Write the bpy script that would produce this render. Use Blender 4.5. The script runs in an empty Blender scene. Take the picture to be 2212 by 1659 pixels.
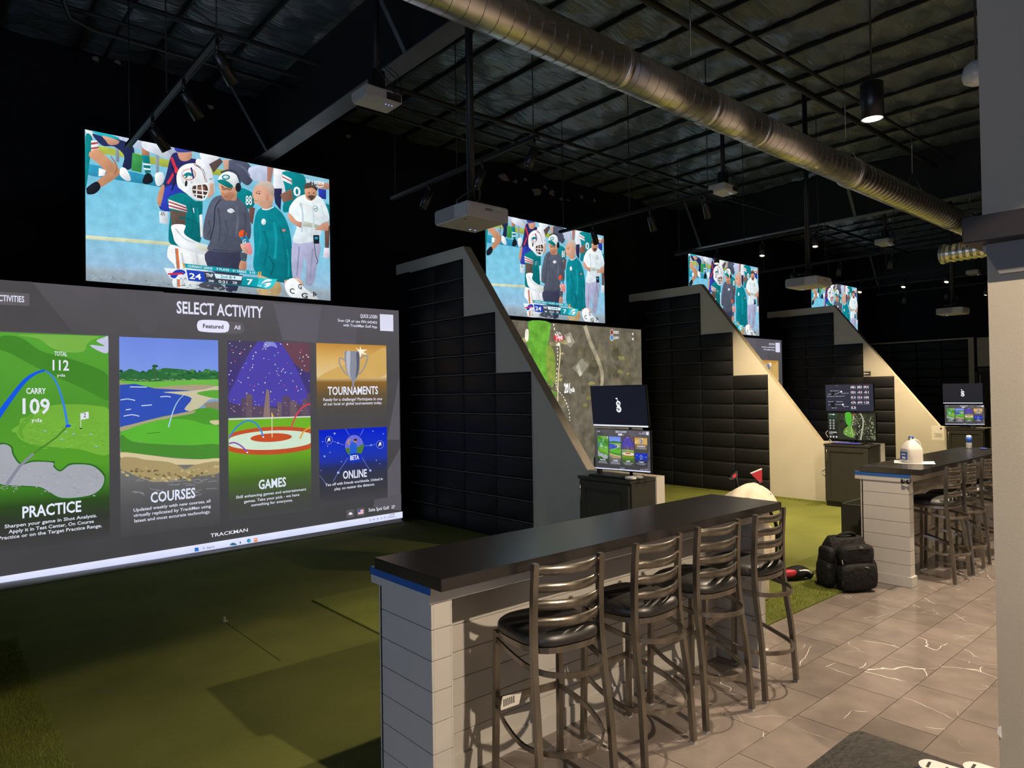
import bpy, bmesh, math, random
from mathutils import Vector, Matrix, geometry
random.seed(7)
scene = bpy.context.scene
COL = scene.collection
PI = math.pi

# ------------------------------------------------------------------ camera
W, H = 2212, 1659
F_PX, YAW, PITCH, ROLL, CAM_H = 1492.65, 0.8566, 0.0137, -0.0155, 1.7992
fw = Vector((math.cos(PITCH)*math.cos(YAW), math.cos(PITCH)*math.sin(YAW), math.sin(PITCH)))
_r = Vector((math.sin(YAW), -math.cos(YAW), 0)); _u = _r.cross(fw)
RT = _r*math.cos(ROLL) + _u*math.sin(ROLL)
UP = _u*math.cos(ROLL) - _r*math.sin(ROLL)
cam_data = bpy.data.cameras.new('camera')
cam = bpy.data.objects.new('camera', cam_data); COL.objects.link(cam)
cam_data.sensor_fit = 'HORIZONTAL'; cam_data.sensor_width = 36.0
cam_data.lens = F_PX/W*36.0; cam_data.clip_start = 0.05
cam.matrix_world = Matrix(((RT.x, UP.x, -fw.x, 0), (RT.y, UP.y, -fw.y, 0), (RT.z, UP.z, -fw.z, CAM_H), (0, 0, 0, 1)))
scene.camera = cam
def ray_on(axis, val, x, y):
    """direction of a photo pixel, cut with the plane axis = val"""
    d = fw + RT*((x-W/2)/F_PX) - UP*((y-H/2)/F_PX)
    i = 'xyz'.index(axis); o = Vector((0, 0, CAM_H))
    return o + d*((val-o[i])/d[i])

# ------------------------------------------------------------------ world, exposure
FILL_SKY = 3.5             # strength of an assumed sky behind the added window
world = bpy.data.worlds.new('world'); scene.world = world; world.use_nodes = True
world.node_tree.nodes['Background'].inputs[0].default_value = (0.52, 0.66, 0.95, 1)
world.node_tree.nodes['Background'].inputs[1].default_value = FILL_SKY
vs = scene.view_settings
vs.view_transform = 'Standard'; vs.look = 'None'; vs.gamma = 1.0; vs.exposure = 0.0; vs.use_curve_mapping = False
cy = scene.cycles; cy.max_bounces = 7; cy.diffuse_bounces = 4; cy.glossy_bounces = 3; cy.transmission_bounces = 3; cy.use_adaptive_sampling = True; cy.adaptive_threshold = 0.03
WARM = (1.0, 0.80, 0.58); WARM2 = (1.0, 0.76, 0.44)
P_LOUNGE = 580.0      # W of one lounge pendant
P_TRACK = 450.0       # W of one lit track spotlight
SCREEN_GAIN = 1.0

# ------------------------------------------------------------------ helpers
def lin(h, a=1.0):
    if isinstance(h, str):
        h = [int(h[i:i+2], 16)/255 for i in (0, 2, 4)]
    return tuple(c/12.92 if c <= 0.04045 else ((c+0.055)/1.055)**2.4 for c in h[:3]) + (a,)

def material(name, col, rough=0.6, metal=0.0, spec=0.5, var=0.0, scale=20.0, bump=0.0, bscale=None, emit=None, es=0.0, stretch=None, trans=0.0, coat=0.0):
    m = bpy.data.materials.new(name); m.use_nodes = True
    nt = m.node_tree; b = nt.nodes['Principled BSDF']
    c = lin(col) if isinstance(col, str) else tuple(col)+(1,)
    b.inputs['Base Color'].default_value = c
    b.inputs['Roughness'].default_value = rough; b.inputs['Metallic'].default_value = metal
    b.inputs['Specular IOR Level'].default_value = spec
    b.inputs['Transmission Weight'].default_value = trans
    b.inputs['Coat Weight'].default_value = coat
    if emit is not None:
        b.inputs['Emission Color'].default_value = lin(emit) if isinstance(emit, str) else tuple(emit)+(1,)
        b.inputs['Emission Strength'].default_value = es
    if var or bump:
        tc = nt.nodes.new('ShaderNodeTexCoord'); vec = tc.outputs['Object']
        if stretch:
            mp = nt.nodes.new('ShaderNodeMapping'); mp.inputs['Scale'].default_value = stretch
            nt.links.new(vec, mp.inputs[0]); vec = mp.outputs[0]
    if var:
        n = nt.nodes.new('ShaderNodeTexNoise'); n.inputs['Scale'].default_value = scale; n.inputs['Detail'].default_value = 5
        nt.links.new(vec, n.inputs[0])
        r = nt.nodes.new('ShaderNodeMapRange'); r.inputs[1].default_value = 0.3; r.inputs[2].default_value = 0.7
        r.inputs[3].default_value = 1-var; r.inputs[4].default_value = 1+var
        nt.links.new(n.outputs[0], r.inputs[0])
        mx = nt.nodes.new('ShaderNodeVectorMath'); mx.operation = 'SCALE'
        mx.inputs[0].default_value = c[:3]; nt.links.new(r.outputs[0], mx.inputs['Scale'])
        nt.links.new(mx.outputs[0], b.inputs['Base Color'])
    if bump:
        n2 = nt.nodes.new('ShaderNodeTexNoise'); n2.inputs['Scale'].default_value = bscale or scale*3; n2.inputs['Detail'].default_value = 4
        nt.links.new(vec, n2.inputs[0])
        bp = nt.nodes.new('ShaderNodeBump'); bp.inputs['Strength'].default_value = bump; bp.inputs['Distance'].default_value = 0.02
        nt.links.new(n2.outputs[0], bp.inputs['Height']); nt.links.new(bp.outputs[0], b.inputs['Normal'])
    return m

class MB:
    """collects shapes, then links them as ONE mesh object"""
    def __init__(s): s.v = []; s.f = []; s.sm = []
    def add(s, vs_, fs, smooth=False):
        o = len(s.v); s.v += [tuple(v) for v in vs_]
        for f in fs: s.f.append(tuple(i+o for i in f)); s.sm.append(smooth)
        return s
    def box(s, x0, x1, y0, y1, z0, z1, bev=0.0):
        if bev <= 0:
            v = [(x, y, z) for x in (x0, x1) for y in (y0, y1) for z in (z0, z1)]
            return s.add(v, [(0,1,3,2),(4,6,7,5),(0,4,5,1),(2,3,7,6),(0,2,6,4),(1,5,7,3)])
        bm = bmesh.new(); bmesh.ops.create_cube(bm, size=1)
        for v in bm.verts: v.co = Vector(((x0+x1)/2+v.co.x*(x1-x0), (y0+y1)/2+v.co.y*(y1-y0), (z0+z1)/2+v.co.z*(z1-z0)))
        bmesh.ops.bevel(bm, geom=bm.edges[:], offset=bev, segments=2, affect='EDGES')
        return s.bm(bm)
    def bm(s, bm, smooth=False):
        bm.verts.index_update()
        s.add([v.co for v in bm.verts], [[v.index for v in f.verts] for f in bm.faces], smooth); bm.free(); return s
    def prism(s, pts, a0, a1, axis='x'):
        """polygon of 2-D points pushed along an axis"""
        n = len(pts)
        def mk(p, a): return (a, p[0], p[1]) if axis == 'x' else ((p[0], a, p[1]) if axis == 'y' else (p[0], p[1], a))
        v = [mk(p, a0) for p in pts] + [mk(p, a1) for p in pts]
        f = [tuple(range(n-1, -1, -1)), tuple(range(n, 2*n))] + [(i, (i+1) % n, n+(i+1) % n, n+i) for i in range(n)]
        return s.add(v, f)
    def lathe(s, prof, seg=20, c=(0, 0, 0), ax='z', smooth=True, sq=0.0):
        v = []; f = []; n = len(prof)
        for k in range(seg):
            a = 2*PI*k/seg
            ca, sa = math.cos(a), math.sin(a)
            if sq:
                q = (abs(ca)**sq+abs(sa)**sq)**(-1/sq); ca *= q; sa *= q
            for r, z in prof:
                p = (r*ca, r*sa, z)
                if ax == 'x': p = (z, r*ca, r*sa)
                if ax == 'y': p = (r*ca, z, r*sa)
                v.append((c[0]+p[0], c[1]+p[1], c[2]+p[2]))
        for k in range(seg):
            k2 = (k+1) % seg
            for j in range(n-1): f.append((k*n+j, k2*n+j, k2*n+j+1, k*n+j+1))
        f.append(tuple(k*n for k in range(seg))[::-1]); f.append(tuple(k*n+n-1 for k in range(seg)))
        return s.add(v, f, smooth)
    def tube(s, pts, r, seg=8, closed=False, square=None, smooth=True, rad=None):
        """round (or w x h rectangular) bar along a polyline"""
        pts = [Vector(p) for p in pts]; n = len(pts); rings = []; up = None
        for i, p in enumerate(pts):
            if closed: t = (pts[(i+1) % n]-pts[i-1])
            else: t = (pts[min(i+1, n-1)]-pts[max(i-1, 0)])
            t.normalize()
            if up is None:
                up = Vector((0, 0, 1)) if abs(t.z) < 0.9 else Vector((0, 1, 0))
            sd = t.cross(up); sd.normalize(); u2 = sd.cross(t); u2.normalize(); up = u2
            if square:
                w, h = square
                rings.append([p+sd*a*w/2+u2*b*h/2 for a, b in ((-1,-1),(1,-1),(1,1),(-1,1))])
            else:
                rr = rad[i] if rad else r
                rings.append([p+sd*math.cos(2*PI*k/seg)*rr+u2*math.sin(2*PI*k/seg)*rr for k in range(seg)])
        m = len(rings[0]); v = [q for g in rings for q in g]; f = []
        for i in range(n if closed else n-1):
            j = (i+1) % n
            for k in range(m): f.append((i*m+k, i*m+(k+1) % m, j*m+(k+1) % m, j*m+k))
        if not closed:
            f.append(tuple(range(m))[::-1]); f.append(tuple((n-1)*m+k for k in range(m)))
        return s.add(v, f, smooth and not square)
    def grid(s, fn, nu, nv, smooth=True):
        v = [fn(i/nu, j/nv) for i in range(nu+1) for j in range(nv+1)]
        f = [(i*(nv+1)+j, (i+1)*(nv+1)+j, (i+1)*(nv+1)+j+1, i*(nv+1)+j+1) for i in range(nu) for j in range(nv)]
        return s.add(v, f, smooth)
    def ball(s, c, rx, ry, rz, e=1.0, seg=20, rings=12):
        """superellipsoid"""
        def sp(x, p): return math.copysign(abs(x)**p, x)
        def fn(u, v):
            a = 2*PI*u; b = PI*(v-0.5)
            return (c[0]+rx*sp(math.cos(b), e)*sp(math.cos(a), e), c[1]+ry*sp(math.cos(b), e)*sp(math.sin(a), e), c[2]+rz*sp(math.sin(b), e))
        return s.grid(fn, seg, rings)
    def mesh(s, name):
        me = bpy.data.meshes.new(name); me.from_pydata(s.v, [], s.f); me.validate()
        if len(me.polygons) == len(s.sm): me.polygons.foreach_set('use_smooth', s.sm)
        me.update(); return me
    def build(s, name, mat, parent=None, loc=None, rot=None):
        return link(name, s.mesh(name), mat, parent, loc, rot)

def link(name, me, mat, parent=None, loc=None, rot=None):
    o = bpy.data.objects.new(name, me); COL.objects.link(o)
    if mat is not None and not me.materials: me.materials.append(mat)
    if parent: o.parent = parent
    if loc: o.location = loc
    if rot: o.rotation_euler = rot
    return o
def tag(o, label=None, cat=None, group=None, kind=None):
    if label: o['label'] = label
    if cat: o['category'] = cat
    if group: o['group'] = group
    if kind: o['kind'] = kind
    return o
def thing(name, label, cat, loc=(0, 0, 0), rz=0.0, group=None):
    o = bpy.data.objects.new(name, None); COL.objects.link(o); o.empty_display_size = 0.1
    o.location = loc; o.rotation_euler = (0, 0, rz); return tag(o, label, cat, group)
def copy_tree(o, parent=None):
    c = o.copy(); COL.objects.link(c)
    if parent: c.parent = parent
    for ch in list(o.children): copy_tree(ch, c)
    return c
def structure(name, mb, mat): return tag(mb.build(name, mat), kind='structure')
def smooth_path(pts, n=6, closed=False):
    P = [Vector(p) for p in pts]; out = []; N = len(P)
    for i in range(N if closed else N-1):
        if closed: a, b, c, d = P[i-1], P[i], P[(i+1) % N], P[(i+2) % N]
        else: a, b, c, d = P[max(i-1, 0)], P[i], P[i+1], P[min(i+2, N-1)]
        for k in range(n):
            t = k/n
            out.append(0.5*((2*b)+(c-a)*t+(2*a-5*b+4*c-d)*t*t+(3*b-a-3*c+d)*t**3))
    if not closed: out.append(P[-1])
    return out

# flat pictures: coloured polygons and lettering in layers on a plane --------
_tm = {}
def text_tris(txt, bold=0.0):
    k = (txt, bold)
    if k not in _tm:
        cu = bpy.data.curves.new('lettering', 'FONT'); cu.body = txt; cu.offset = bold; cu.resolution_u = 2
        ob = bpy.data.objects.new('lettering', cu); COL.objects.link(ob)
        bpy.context.view_layer.update()
        me = bpy.data.meshes.new_from_object(ob); me.calc_loop_triangles()
        vs_ = [(v.co.x, v.co.y) for v in me.vertices]; ts = [tuple(t.vertices) for t in me.loop_triangles]
        bpy.data.objects.remove(ob); bpy.data.curves.remove(cu); bpy.data.meshes.remove(me)
        _tm[k] = (vs_, ts)
    return _tm[k]
class Pic:
    """u to the right, v up; layer n stands n*eps in front of the plane (towards -Y)"""
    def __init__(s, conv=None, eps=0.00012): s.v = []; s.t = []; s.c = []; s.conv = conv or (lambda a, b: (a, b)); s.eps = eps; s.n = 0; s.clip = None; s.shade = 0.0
    def raw(s, uv, tris, cols):
        o = len(s.v); y = -s.eps*s.n
        if s.clip:
            a0, a1, b0, b1 = s.clip; uv = [(min(max(a, a0), a1), min(max(b, b0), b1)) for a, b in uv]
        s.v += [(a, y, b) for a, b in uv]; s.t += [tuple(i+o for i in t) for t in tris]
        s.c += cols if isinstance(cols, list) else [cols]*len(uv)
    def poly(s, pts, col, smooth=0, conv=None, keep=False):
        cv = conv or s.conv
        if not keep: s.n += 1
        if smooth: pts = [tuple(p) for p in smooth_path([(a, b, 0) for a, b in pts], smooth, True)]
        uv = [cv(p[0], p[1]) for p in pts] if cv else [(p[0], p[1]) for p in pts]
        tr = geometry.tessellate_polygon([[Vector((a, b, 0)) for a, b in uv]])
        cl = lin(col)
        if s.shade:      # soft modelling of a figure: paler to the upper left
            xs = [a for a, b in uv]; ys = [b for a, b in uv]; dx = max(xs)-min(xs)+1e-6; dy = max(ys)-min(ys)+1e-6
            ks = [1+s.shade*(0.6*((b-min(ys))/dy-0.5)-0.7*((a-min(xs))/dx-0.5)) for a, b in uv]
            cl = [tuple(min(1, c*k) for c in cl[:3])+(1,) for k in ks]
        s.raw(uv, tr, cl)
    def grad(s, quad, stops, conv=None, nx=1):
        """quad tl,tr,br,bl; stops = [(t, colour)...] from top to bottom"""
        cv = conv or s.conv; s.n += 1
        q = [Vector(cv(*p)) if cv else Vector(p) for p in quad]; uv = []; cl = []; tr = []
        for t, c in stops:
            uv += [tuple(q[0].lerp(q[3], t)), tuple(q[1].lerp(q[2], t))]; cl += [lin(c)]*2
        for i in range(len(stops)-1):
            a = i*2; tr += [(a, a+1, a+3), (a, a+3, a+2)]
        s.raw(uv, tr, cl)
    def ell(s, cx, cy, rx, ry, col, conv=None, n=24, rot=0.0, keep=False):
        ca, sa = math.cos(rot), math.sin(rot)
        s.poly([(cx+rx*math.cos(2*PI*k/n)*ca-ry*math.sin(2*PI*k/n)*sa, cy+rx*math.cos(2*PI*k/n)*sa+ry*math.sin(2*PI*k/n)*ca) for k in range(n)], col, 0, conv, keep)
    def line(s, pts, w, col, conv=None, smooth=0, w2=None, keep=False):
        cv = conv or s.conv
        if not keep: s.n += 1
        if smooth: pts = [tuple(p)[:2] for p in smooth_path([(a, b, 0) for a, b in pts], smooth)]
        P = [Vector(p[:2]) for p in pts]; L = []; N = len(P)
        for i, p in enumerate(P):
            t = (P[min(i+1, N-1)]-P[max(i-1, 0)]).normalized(); nn = Vector((-t.y, t.x))
            ww = w if w2 is None else w+(w2-w)*i/(N-1)
            L.append((p+nn*ww/2, p-nn*ww/2))
        uv = []; tr = []
        for a, b in L: uv += [tuple(a), tuple(b)]
        if cv: uv = [cv(*p) for p in uv]
        for i in range(N-1): a = 2*i; tr += [(a, a+1, a+3), (a, a+3, a+2)]
        s.raw(uv, tr, lin(col))
    def text(s, txt, a, b, h, col, conv=None, bold=0.012, keep=False):
        """baseline from a to b (picture units), capital height h"""
        cv = conv or s.conv
        if not keep: s.n += 1
        vs_, ts = text_tris(txt, bold)
        if not vs_: return
        A = Vector(cv(*a)); B = Vector(cv(*b)); T = Vector(cv(a[0], a[1]-h)) if cv else A+Vector((0, h))
        x0 = min(p[0] for p in vs_); x1 = max(p[0] for p in vs_); d = B-A
        up = Vector((0, (T-A).length))
        s.raw([tuple(A+d*((x-x0)/(x1-x0))+up*(y/0.69)) for x, y in vs_], ts, lin(col))
    def mesh(s, name):
        me = bpy.data.meshes.new(name); me.from_pydata(s.v, [], s.t)
        at = me.color_attributes.new('col', 'FLOAT_COLOR', 'POINT')
        at.data.foreach_set('color', [x for c in s.c for x in c]); me.update(); return me
def picture_material(name, gain, grain=0.12, scale=30):
    m = bpy.data.materials.new(name); m.use_nodes = True; nt = m.node_tree
    b = nt.nodes['Principled BSDF']; b.inputs['Base Color'].default_value = (0.004, 0.004, 0.004, 1); b.inputs['Roughness'].default_value = 0.5; b.inputs['Specular IOR Level'].default_value = 0.15
    a = nt.nodes.new('ShaderNodeAttribute'); a.attribute_name = 'col'
    tc = nt.nodes.new('ShaderNodeTexCoord'); n = nt.nodes.new('ShaderNodeTexNoise'); n.inputs['Scale'].default_value = scale; n.inputs['Detail'].default_value = 6
    nt.links.new(tc.outputs['Object'], n.inputs[0])
    r = nt.nodes.new('ShaderNodeMapRange'); r.inputs[1].default_value = 0.25; r.inputs[2].default_value = 0.75; r.inputs[3].default_value = gain*(1-grain); r.inputs[4].default_value = gain*(1+grain)
    nt.links.new(n.outputs[0], r.inputs[0]); nt.links.new(a.outputs['Color'], b.inputs['Emission Color']); nt.links.new(r.outputs[0], b.inputs['Emission Strength'])
    return m
# ------------------------------------------------------------------ materials
M = {}
M['black_wall'] = material('black wall paint', (0.0050, 0.0060, 0.0105), 0.85, var=0.25, scale=1.2, spec=0.2)
M['pad'] = material('black vinyl padding', (0.0105, 0.0112, 0.0140), 0.55, bump=0.12, bscale=140, spec=0.25)
M['divider'] = material('pale divider paint', (0.56, 0.53, 0.46), 0.75, var=0.03, scale=3, bump=0.05, bscale=260, spec=0.3)
M['greige'] = material('greige wall paint', (0.40, 0.365, 0.30), 0.75, var=0.03, scale=3, bump=0.05, bscale=260, spec=0.3)
M['cap'] = material('raw wall cap board', (0.50, 0.44, 0.34), 0.6, var=0.12, scale=9, bump=0.06)
M['shiplap'] = material('white shiplap paint', (0.52, 0.50, 0.47), 0.5, var=0.03, scale=4)
M['whitewash'] = material('whitewashed wood', (0.52, 0.49, 0.42), 0.6, var=0.22, scale=5, stretch=(1, 1, 6))
M['slab'] = material('black bar top laminate', (0.015, 0.014, 0.0138), 0.24, var=0.3, scale=60, bump=0.04, bscale=350, spec=0.9)
M['slab_edge'] = material('black slab edge', (0.008, 0.008, 0.009), 0.45)
M['tape'] = material('blue masking tape', (0.015, 0.10, 0.36), 0.65, bump=0.1, bscale=60)
M['metal'] = material('bronze clear coated steel', (0.25, 0.225, 0.19), 0.28, 0.9, var=0.3, scale=16, stretch=(1, 1, 0.3))
M['seat'] = material('black vinyl seat', (0.010, 0.0095, 0.0095), 0.42, bump=0.05, bscale=160, spec=0.9)
M['glide'] = material('grey plastic glide', (0.3, 0.3, 0.3), 0.5)
M['roof'] = material('dark roof deck', (0.010, 0.011, 0.013), 0.9)
M['insul'] = material('black insulation facing', (0.078, 0.102, 0.122), 0.33, var=0.25, scale=2.5, bump=1.0, bscale=4.5, stretch=(0.9, 4.0, 1), spec=1.0)
M['steel_black'] = material('black painted steel', (0.012, 0.013, 0.016), 0.5, spec=0.4)
M['flange'] = material('grey flange steel', (0.10, 0.11, 0.13), 0.5, var=0.15, scale=4)  # flanges and braces, paler than the beam web
M['galv'] = material('galvanised duct steel', (0.74, 0.72, 0.70), 0.34, 0.95, var=0.06, scale=3, stretch=(4, 1, 1))
M['seam'] = material('duct seam', (0.22, 0.21, 0.20), 0.4, 1.0)
M['foil'] = material('ribbed aluminium duct', (0.78, 0.76, 0.70), 0.30, 1.0)
M['lamp_black'] = material('black lamp body', (0.012, 0.012, 0.013), 0.35, spec=0.5)
M['lens_off'] = material('unlit lamp reflector', (0.45, 0.46, 0.48), 0.2, 0.8)
M['lens_on'] = material('lit lamp lens', (0.9, 0.85, 0.75), 0.4, emit=(1.0, 0.86, 0.62), es=14.0)
M['lens_on2'] = material('lit track lamp lens', (0.9, 0.8, 0.6), 0.4, emit=(1.0, 0.78, 0.42), es=14.0)
M['plastic_white'] = material('white projector plastic', (0.55, 0.54, 0.52), 0.45)
M['vent'] = material('projector vent slats', (0.30, 0.30, 0.30), 0.5)
M['black_plastic'] = material('black plastic', (0.010, 0.010, 0.011), 0.35)
M['led'] = material('blue status light', (0.1, 0.15, 0.9), 0.4, emit=(0.2, 0.3, 1.0), es=3.0)
M['ink'] = material('dark print', (0.02, 0.02, 0.02), 0.7)
M['white_print'] = material('white print', (0.75, 0.75, 0.75), 0.6)
M['paper'] = material('white paper', (0.75, 0.72, 0.66), 0.8, var=0.03)
M['cabinet'] = material('black cabinet laminate', (0.032, 0.030, 0.027), 0.42, var=0.1, scale=8)
M['handle'] = material('brushed steel handle', (0.6, 0.58, 0.54), 0.25, 1.0)
M['screen_off'] = material('monitor bezel', (0.006, 0.006, 0.007), 0.3)
M['ivory'] = material('ivory fabric', (0.62, 0.55, 0.43), 0.85, var=0.06, scale=12, bump=0.2, bscale=40)
M['red'] = material('red plastic', (0.50, 0.03, 0.05), 0.4)
M['chrome'] = material('polished club steel', (0.55, 0.55, 0.57), 0.15, 1.0)
M['fabric_black'] = material('black nylon fabric', (0.0075, 0.0075, 0.008), 0.72, var=0.3, scale=30, bump=0.9, bscale=22, spec=0.25)
M['ledge'] = material('dark stained ledge', (0.011, 0.0085, 0.0075), 0.5, var=0.2, scale=14, stretch=(1, 0.2, 1))
M['soffit'] = material('grey ledge bracket paint', (0.16, 0.16, 0.155), 0.6)
M['sheet'] = material('grey impact screen cloth', (0.10, 0.10, 0.105), 0.8, bump=0.1, bscale=8)
M['hem'] = material('hem cloth with overspill in colour', (0.42, 0.42, 0.43), 0.7, bump=0.2, bscale=6)  # sheet cloth lightened in colour to stand in for projector overspill
M['jug'] = material('translucent jug plastic', (0.80, 0.76, 0.70), 0.35, trans=0.25)
M['blue'] = material('blue plastic', (0.02, 0.09, 0.42), 0.4)
M['can'] = material('drink can print', (0.70, 0.72, 0.74), 0.3, 0.3)
M['bare'] = material('bare plaster', (0.20, 0.19, 0.17), 0.9, var=0.2, scale=20)
M['globe'] = material('frosted white dome', (0.55, 0.58, 0.58), 0.3)
M['table'] = material('worn black table top', (0.026, 0.024, 0.021), 0.45, var=0.4, scale=40, bump=0.25, bscale=90, spec=0.4)
M['dust'] = material('front wall paint', (0.42, 0.39, 0.36), 0.9)

def turf_material(name, base, tip, sc=350):
    m = bpy.data.materials.new(name); m.use_nodes = True; nt = m.node_tree; b = nt.nodes['Principled BSDF']
    b.inputs['Roughness'].default_value = 0.9; b.inputs['Specular IOR Level'].default_value = 0.15
    tc = nt.nodes.new('ShaderNodeTexCoord')
    n = nt.nodes.new('ShaderNodeTexNoise'); n.inputs['Scale'].default_value = sc; n.inputs['Detail'].default_value = 3
    n2 = nt.nodes.new('ShaderNodeTexNoise'); n2.inputs['Scale'].default_value = 1.3; n2.inputs['Detail'].default_value = 4
    for q in (n, n2): nt.links.new(tc.outputs['Object'], q.inputs[0])
    ad = nt.nodes.new('ShaderNodeMath'); ad.operation = 'MULTIPLY_ADD'; ad.inputs[1].default_value = 0.45
    nt.links.new(n2.outputs[0], ad.inputs[0]); 
    sc2 = nt.nodes.new('ShaderNodeMath'); sc2.operation = 'MULTIPLY'; sc2.inputs[1].default_value = 0.75
    nt.links.new(n.outputs[0], sc2.inputs[0]); nt.links.new(sc2.outputs[0], ad.inputs[2])
    r = nt.nodes.new('ShaderNodeValToRGB'); r.color_ramp.elements[0].position = 0.38; r.color_ramp.elements[1].position = 0.85
    r.color_ramp.elements[0].color = tuple(base)+(1,); r.color_ramp.elements[1].color = tuple(tip)+(1,)
    nt.links.new(ad.outputs[0], r.inputs[0]); nt.links.new(r.outputs[0], b.inputs['Base Color'])
    bp = nt.nodes.new('ShaderNodeBump'); bp.inputs['Strength'].default_value = 0.5; bp.inputs['Distance'].default_value = 0.004
    nt.links.new(n.outputs[0], bp.inputs['Height']); nt.links.new(bp.outputs[0], b.inputs['Normal'])
    return m
M['turf'] = turf_material('putting turf', (0.068, 0.080, 0.017), (0.185, 0.20, 0.048))
M['fringe_base'] = turf_material('fringe backing', (0.02, 0.03, 0.004), (0.06, 0.08, 0.01))
M['blade'] = turf_material('fringe blades', (0.07, 0.10, 0.008), (0.26, 0.30, 0.05), 60)

def stone_material():
    m = bpy.data.materials.new('grey veined stone tile'); m.use_nodes = True; nt = m.node_tree; b = nt.nodes['Principled BSDF']
    N = nt.nodes.new; L = nt.links.new
    tc = N('ShaderNodeTexCoord'); oi = N('ShaderNodeObjectInfo')
    wv = N('ShaderNodeMath'); wv.operation = 'MULTIPLY'; wv.inputs[1].default_value = 60.0; L(oi.outputs['Random'], wv.inputs[0])
    def noise(scale, det, w0=0.0, dist=0.0):
        n = N('ShaderNodeTexNoise'); n.noise_dimensions = '4D'; n.inputs['Scale'].default_value = scale; n.inputs['Detail'].default_value = det; n.inputs['Distortion'].default_value = dist
        a = N('ShaderNodeMath'); a.operation = 'ADD'; a.inputs[1].default_value = w0; L(wv.outputs[0], a.inputs[0])
        L(tc.outputs['Object'], n.inputs['Vector']); L(a.outputs[0], n.inputs['W']); return n.outputs[0]
    def rng(src, a, c, d, e):
        r = N('ShaderNodeMapRange'); r.inputs[1].default_value = a; r.inputs[2].default_value = c; r.inputs[3].default_value = d; r.inputs[4].default_value = e
        L(src, r.inputs[0]); return r.outputs[0]
    cloud = rng(noise(4.5, 6), 0.3, 0.7, 0.0, 1.0)
    tone = rng(oi.outputs['Random'], 0, 1, 0.82, 1.12)
    mix = N('ShaderNodeMix'); mix.data_type = 'RGBA'; mix.inputs['A'].default_value = (0.150, 0.126, 0.114, 1); mix.inputs['B'].default_value = (0.225, 0.190, 0.170, 1)
    L(cloud, mix.inputs['Factor'])
    sca = N('ShaderNodeVectorMath'); sca.operation = 'SCALE'; L(mix.outputs['Result'], sca.inputs[0]); L(tone, sca.inputs['Scale'])
    def vein(scale, w0, width, gate_at):
        mpn = N('ShaderNodeVectorMath'); mpn.operation = 'ADD'; L(tc.outputs['Object'], mpn.inputs[0])
        cx = N('ShaderNodeCombineXYZ'); rr = N('ShaderNodeMath'); rr.operation = 'ADD'; rr.inputs[1].default_value = w0; L(wv.outputs[0], rr.inputs[0])
        L(rr.outputs[0], cx.inputs[0]); L(rr.outputs[0], cx.inputs[1]); L(rr.outputs[0], cx.inputs[2]); L(cx.outputs[0], mpn.inputs[1])
        nz = N('ShaderNodeTexNoise'); nz.inputs['Scale'].default_value = 5.0; nz.inputs['Detail'].default_value = 2; L(mpn.outputs[0], nz.inputs['Vector'])
        mm = N('ShaderNodeVectorMath'); mm.operation = 'MULTIPLY_ADD'; mm.inputs[1].default_value = (0.12, 0.12, 0.12); L(nz.outputs['Color'], mm.inputs[0]); L(mpn.outputs[0], mm.inputs[2])
        vo = N('ShaderNodeTexVoronoi'); vo.feature = 'DISTANCE_TO_EDGE'; vo.inputs['Scale'].default_value = scale; L(mm.outputs[0], vo.inputs['Vector'])
        k = rng(vo.outputs['Distance'], width*0.4, width, 1.0, 0.0)
        g = rng(noise(2.6, 1.0, w0+17.0), gate_at, gate_at+0.04, 0.0, 1.0)
        mu = N('ShaderNodeMath'); mu.operation = 'MULTIPLY'; L(k, mu.inputs[0]); L(g, mu.inputs[1]); return mu.outputs[0]
    va = vein(1.15, 3.1, 0.0030, 0.555); vb = vein(1.35, 31.7, 0.0028, 0.575)
    vm = N('ShaderNodeMath'); vm.operation = 'MAXIMUM'; L(va, vm.inputs[0]); L(vb, vm.inputs[1]); v1 = vm.outputs[0]
    v2 = vein(2.2, 9.7, 0.010, 0.55)
    v2s = N('ShaderNodeMath'); v2s.operation = 'MULTIPLY'; v2s.inputs[1].default_value = 0.16; L(v2, v2s.inputs[0])
    mxx = N('ShaderNodeMath'); mxx.operation = 'MAXIMUM'; L(v1, mxx.inputs[0]); L(v2s.outputs[0], mxx.inputs[1])
    fm = N('ShaderNodeMix'); fm.data_type = 'RGBA'; L(mxx.outputs[0], fm.inputs['Factor']); L(sca.outputs[0], fm.inputs['A']); fm.inputs['B'].default_value = (0.74, 0.70, 0.66, 1)
    L(fm.outputs['Result'], b.inputs['Base Color'])
    b.inputs['Roughness'].default_value = 0.12; b.inputs['Specular IOR Level'].default_value = 0.55
    return m
M['tile'] = stone_material()
M['grout'] = material('grout and subfloor', (0.085, 0.072, 0.066), 0.6, var=0.1, scale=5)

# ------------------------------------------------------------------ the room
BP = 5.424                       # bay pitch along X
XD = 5.49                        # first visible divider, face towards the camera
SY = 8.43                        # plane of the screens
ROOF = 5.66
floor = structure('floor', MB().box(-7, 24, -6, 9.0, -0.10, -0.006), M['grout'])
tile_me = MB().box(0.0015, 0.5985, 0.0015, 0.2985, -0.012, 0.0, 0.0012).mesh('tile')
for r in range(11):
    y0 = 2.49-0.3*r
    off = 0.385 if r % 2 == 0 else 0.085
    for k in range(1, 19):
        x0 = off+0.6*k
        if x0+0.6 < 0.9+0.55*(r > 8) or x0 > 11.2: continue
        if y0 < 0.4 and x0 > 5.4: continue
        t = link('tile', tile_me, M['tile'], floor, (x0, y0, 0))
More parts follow.
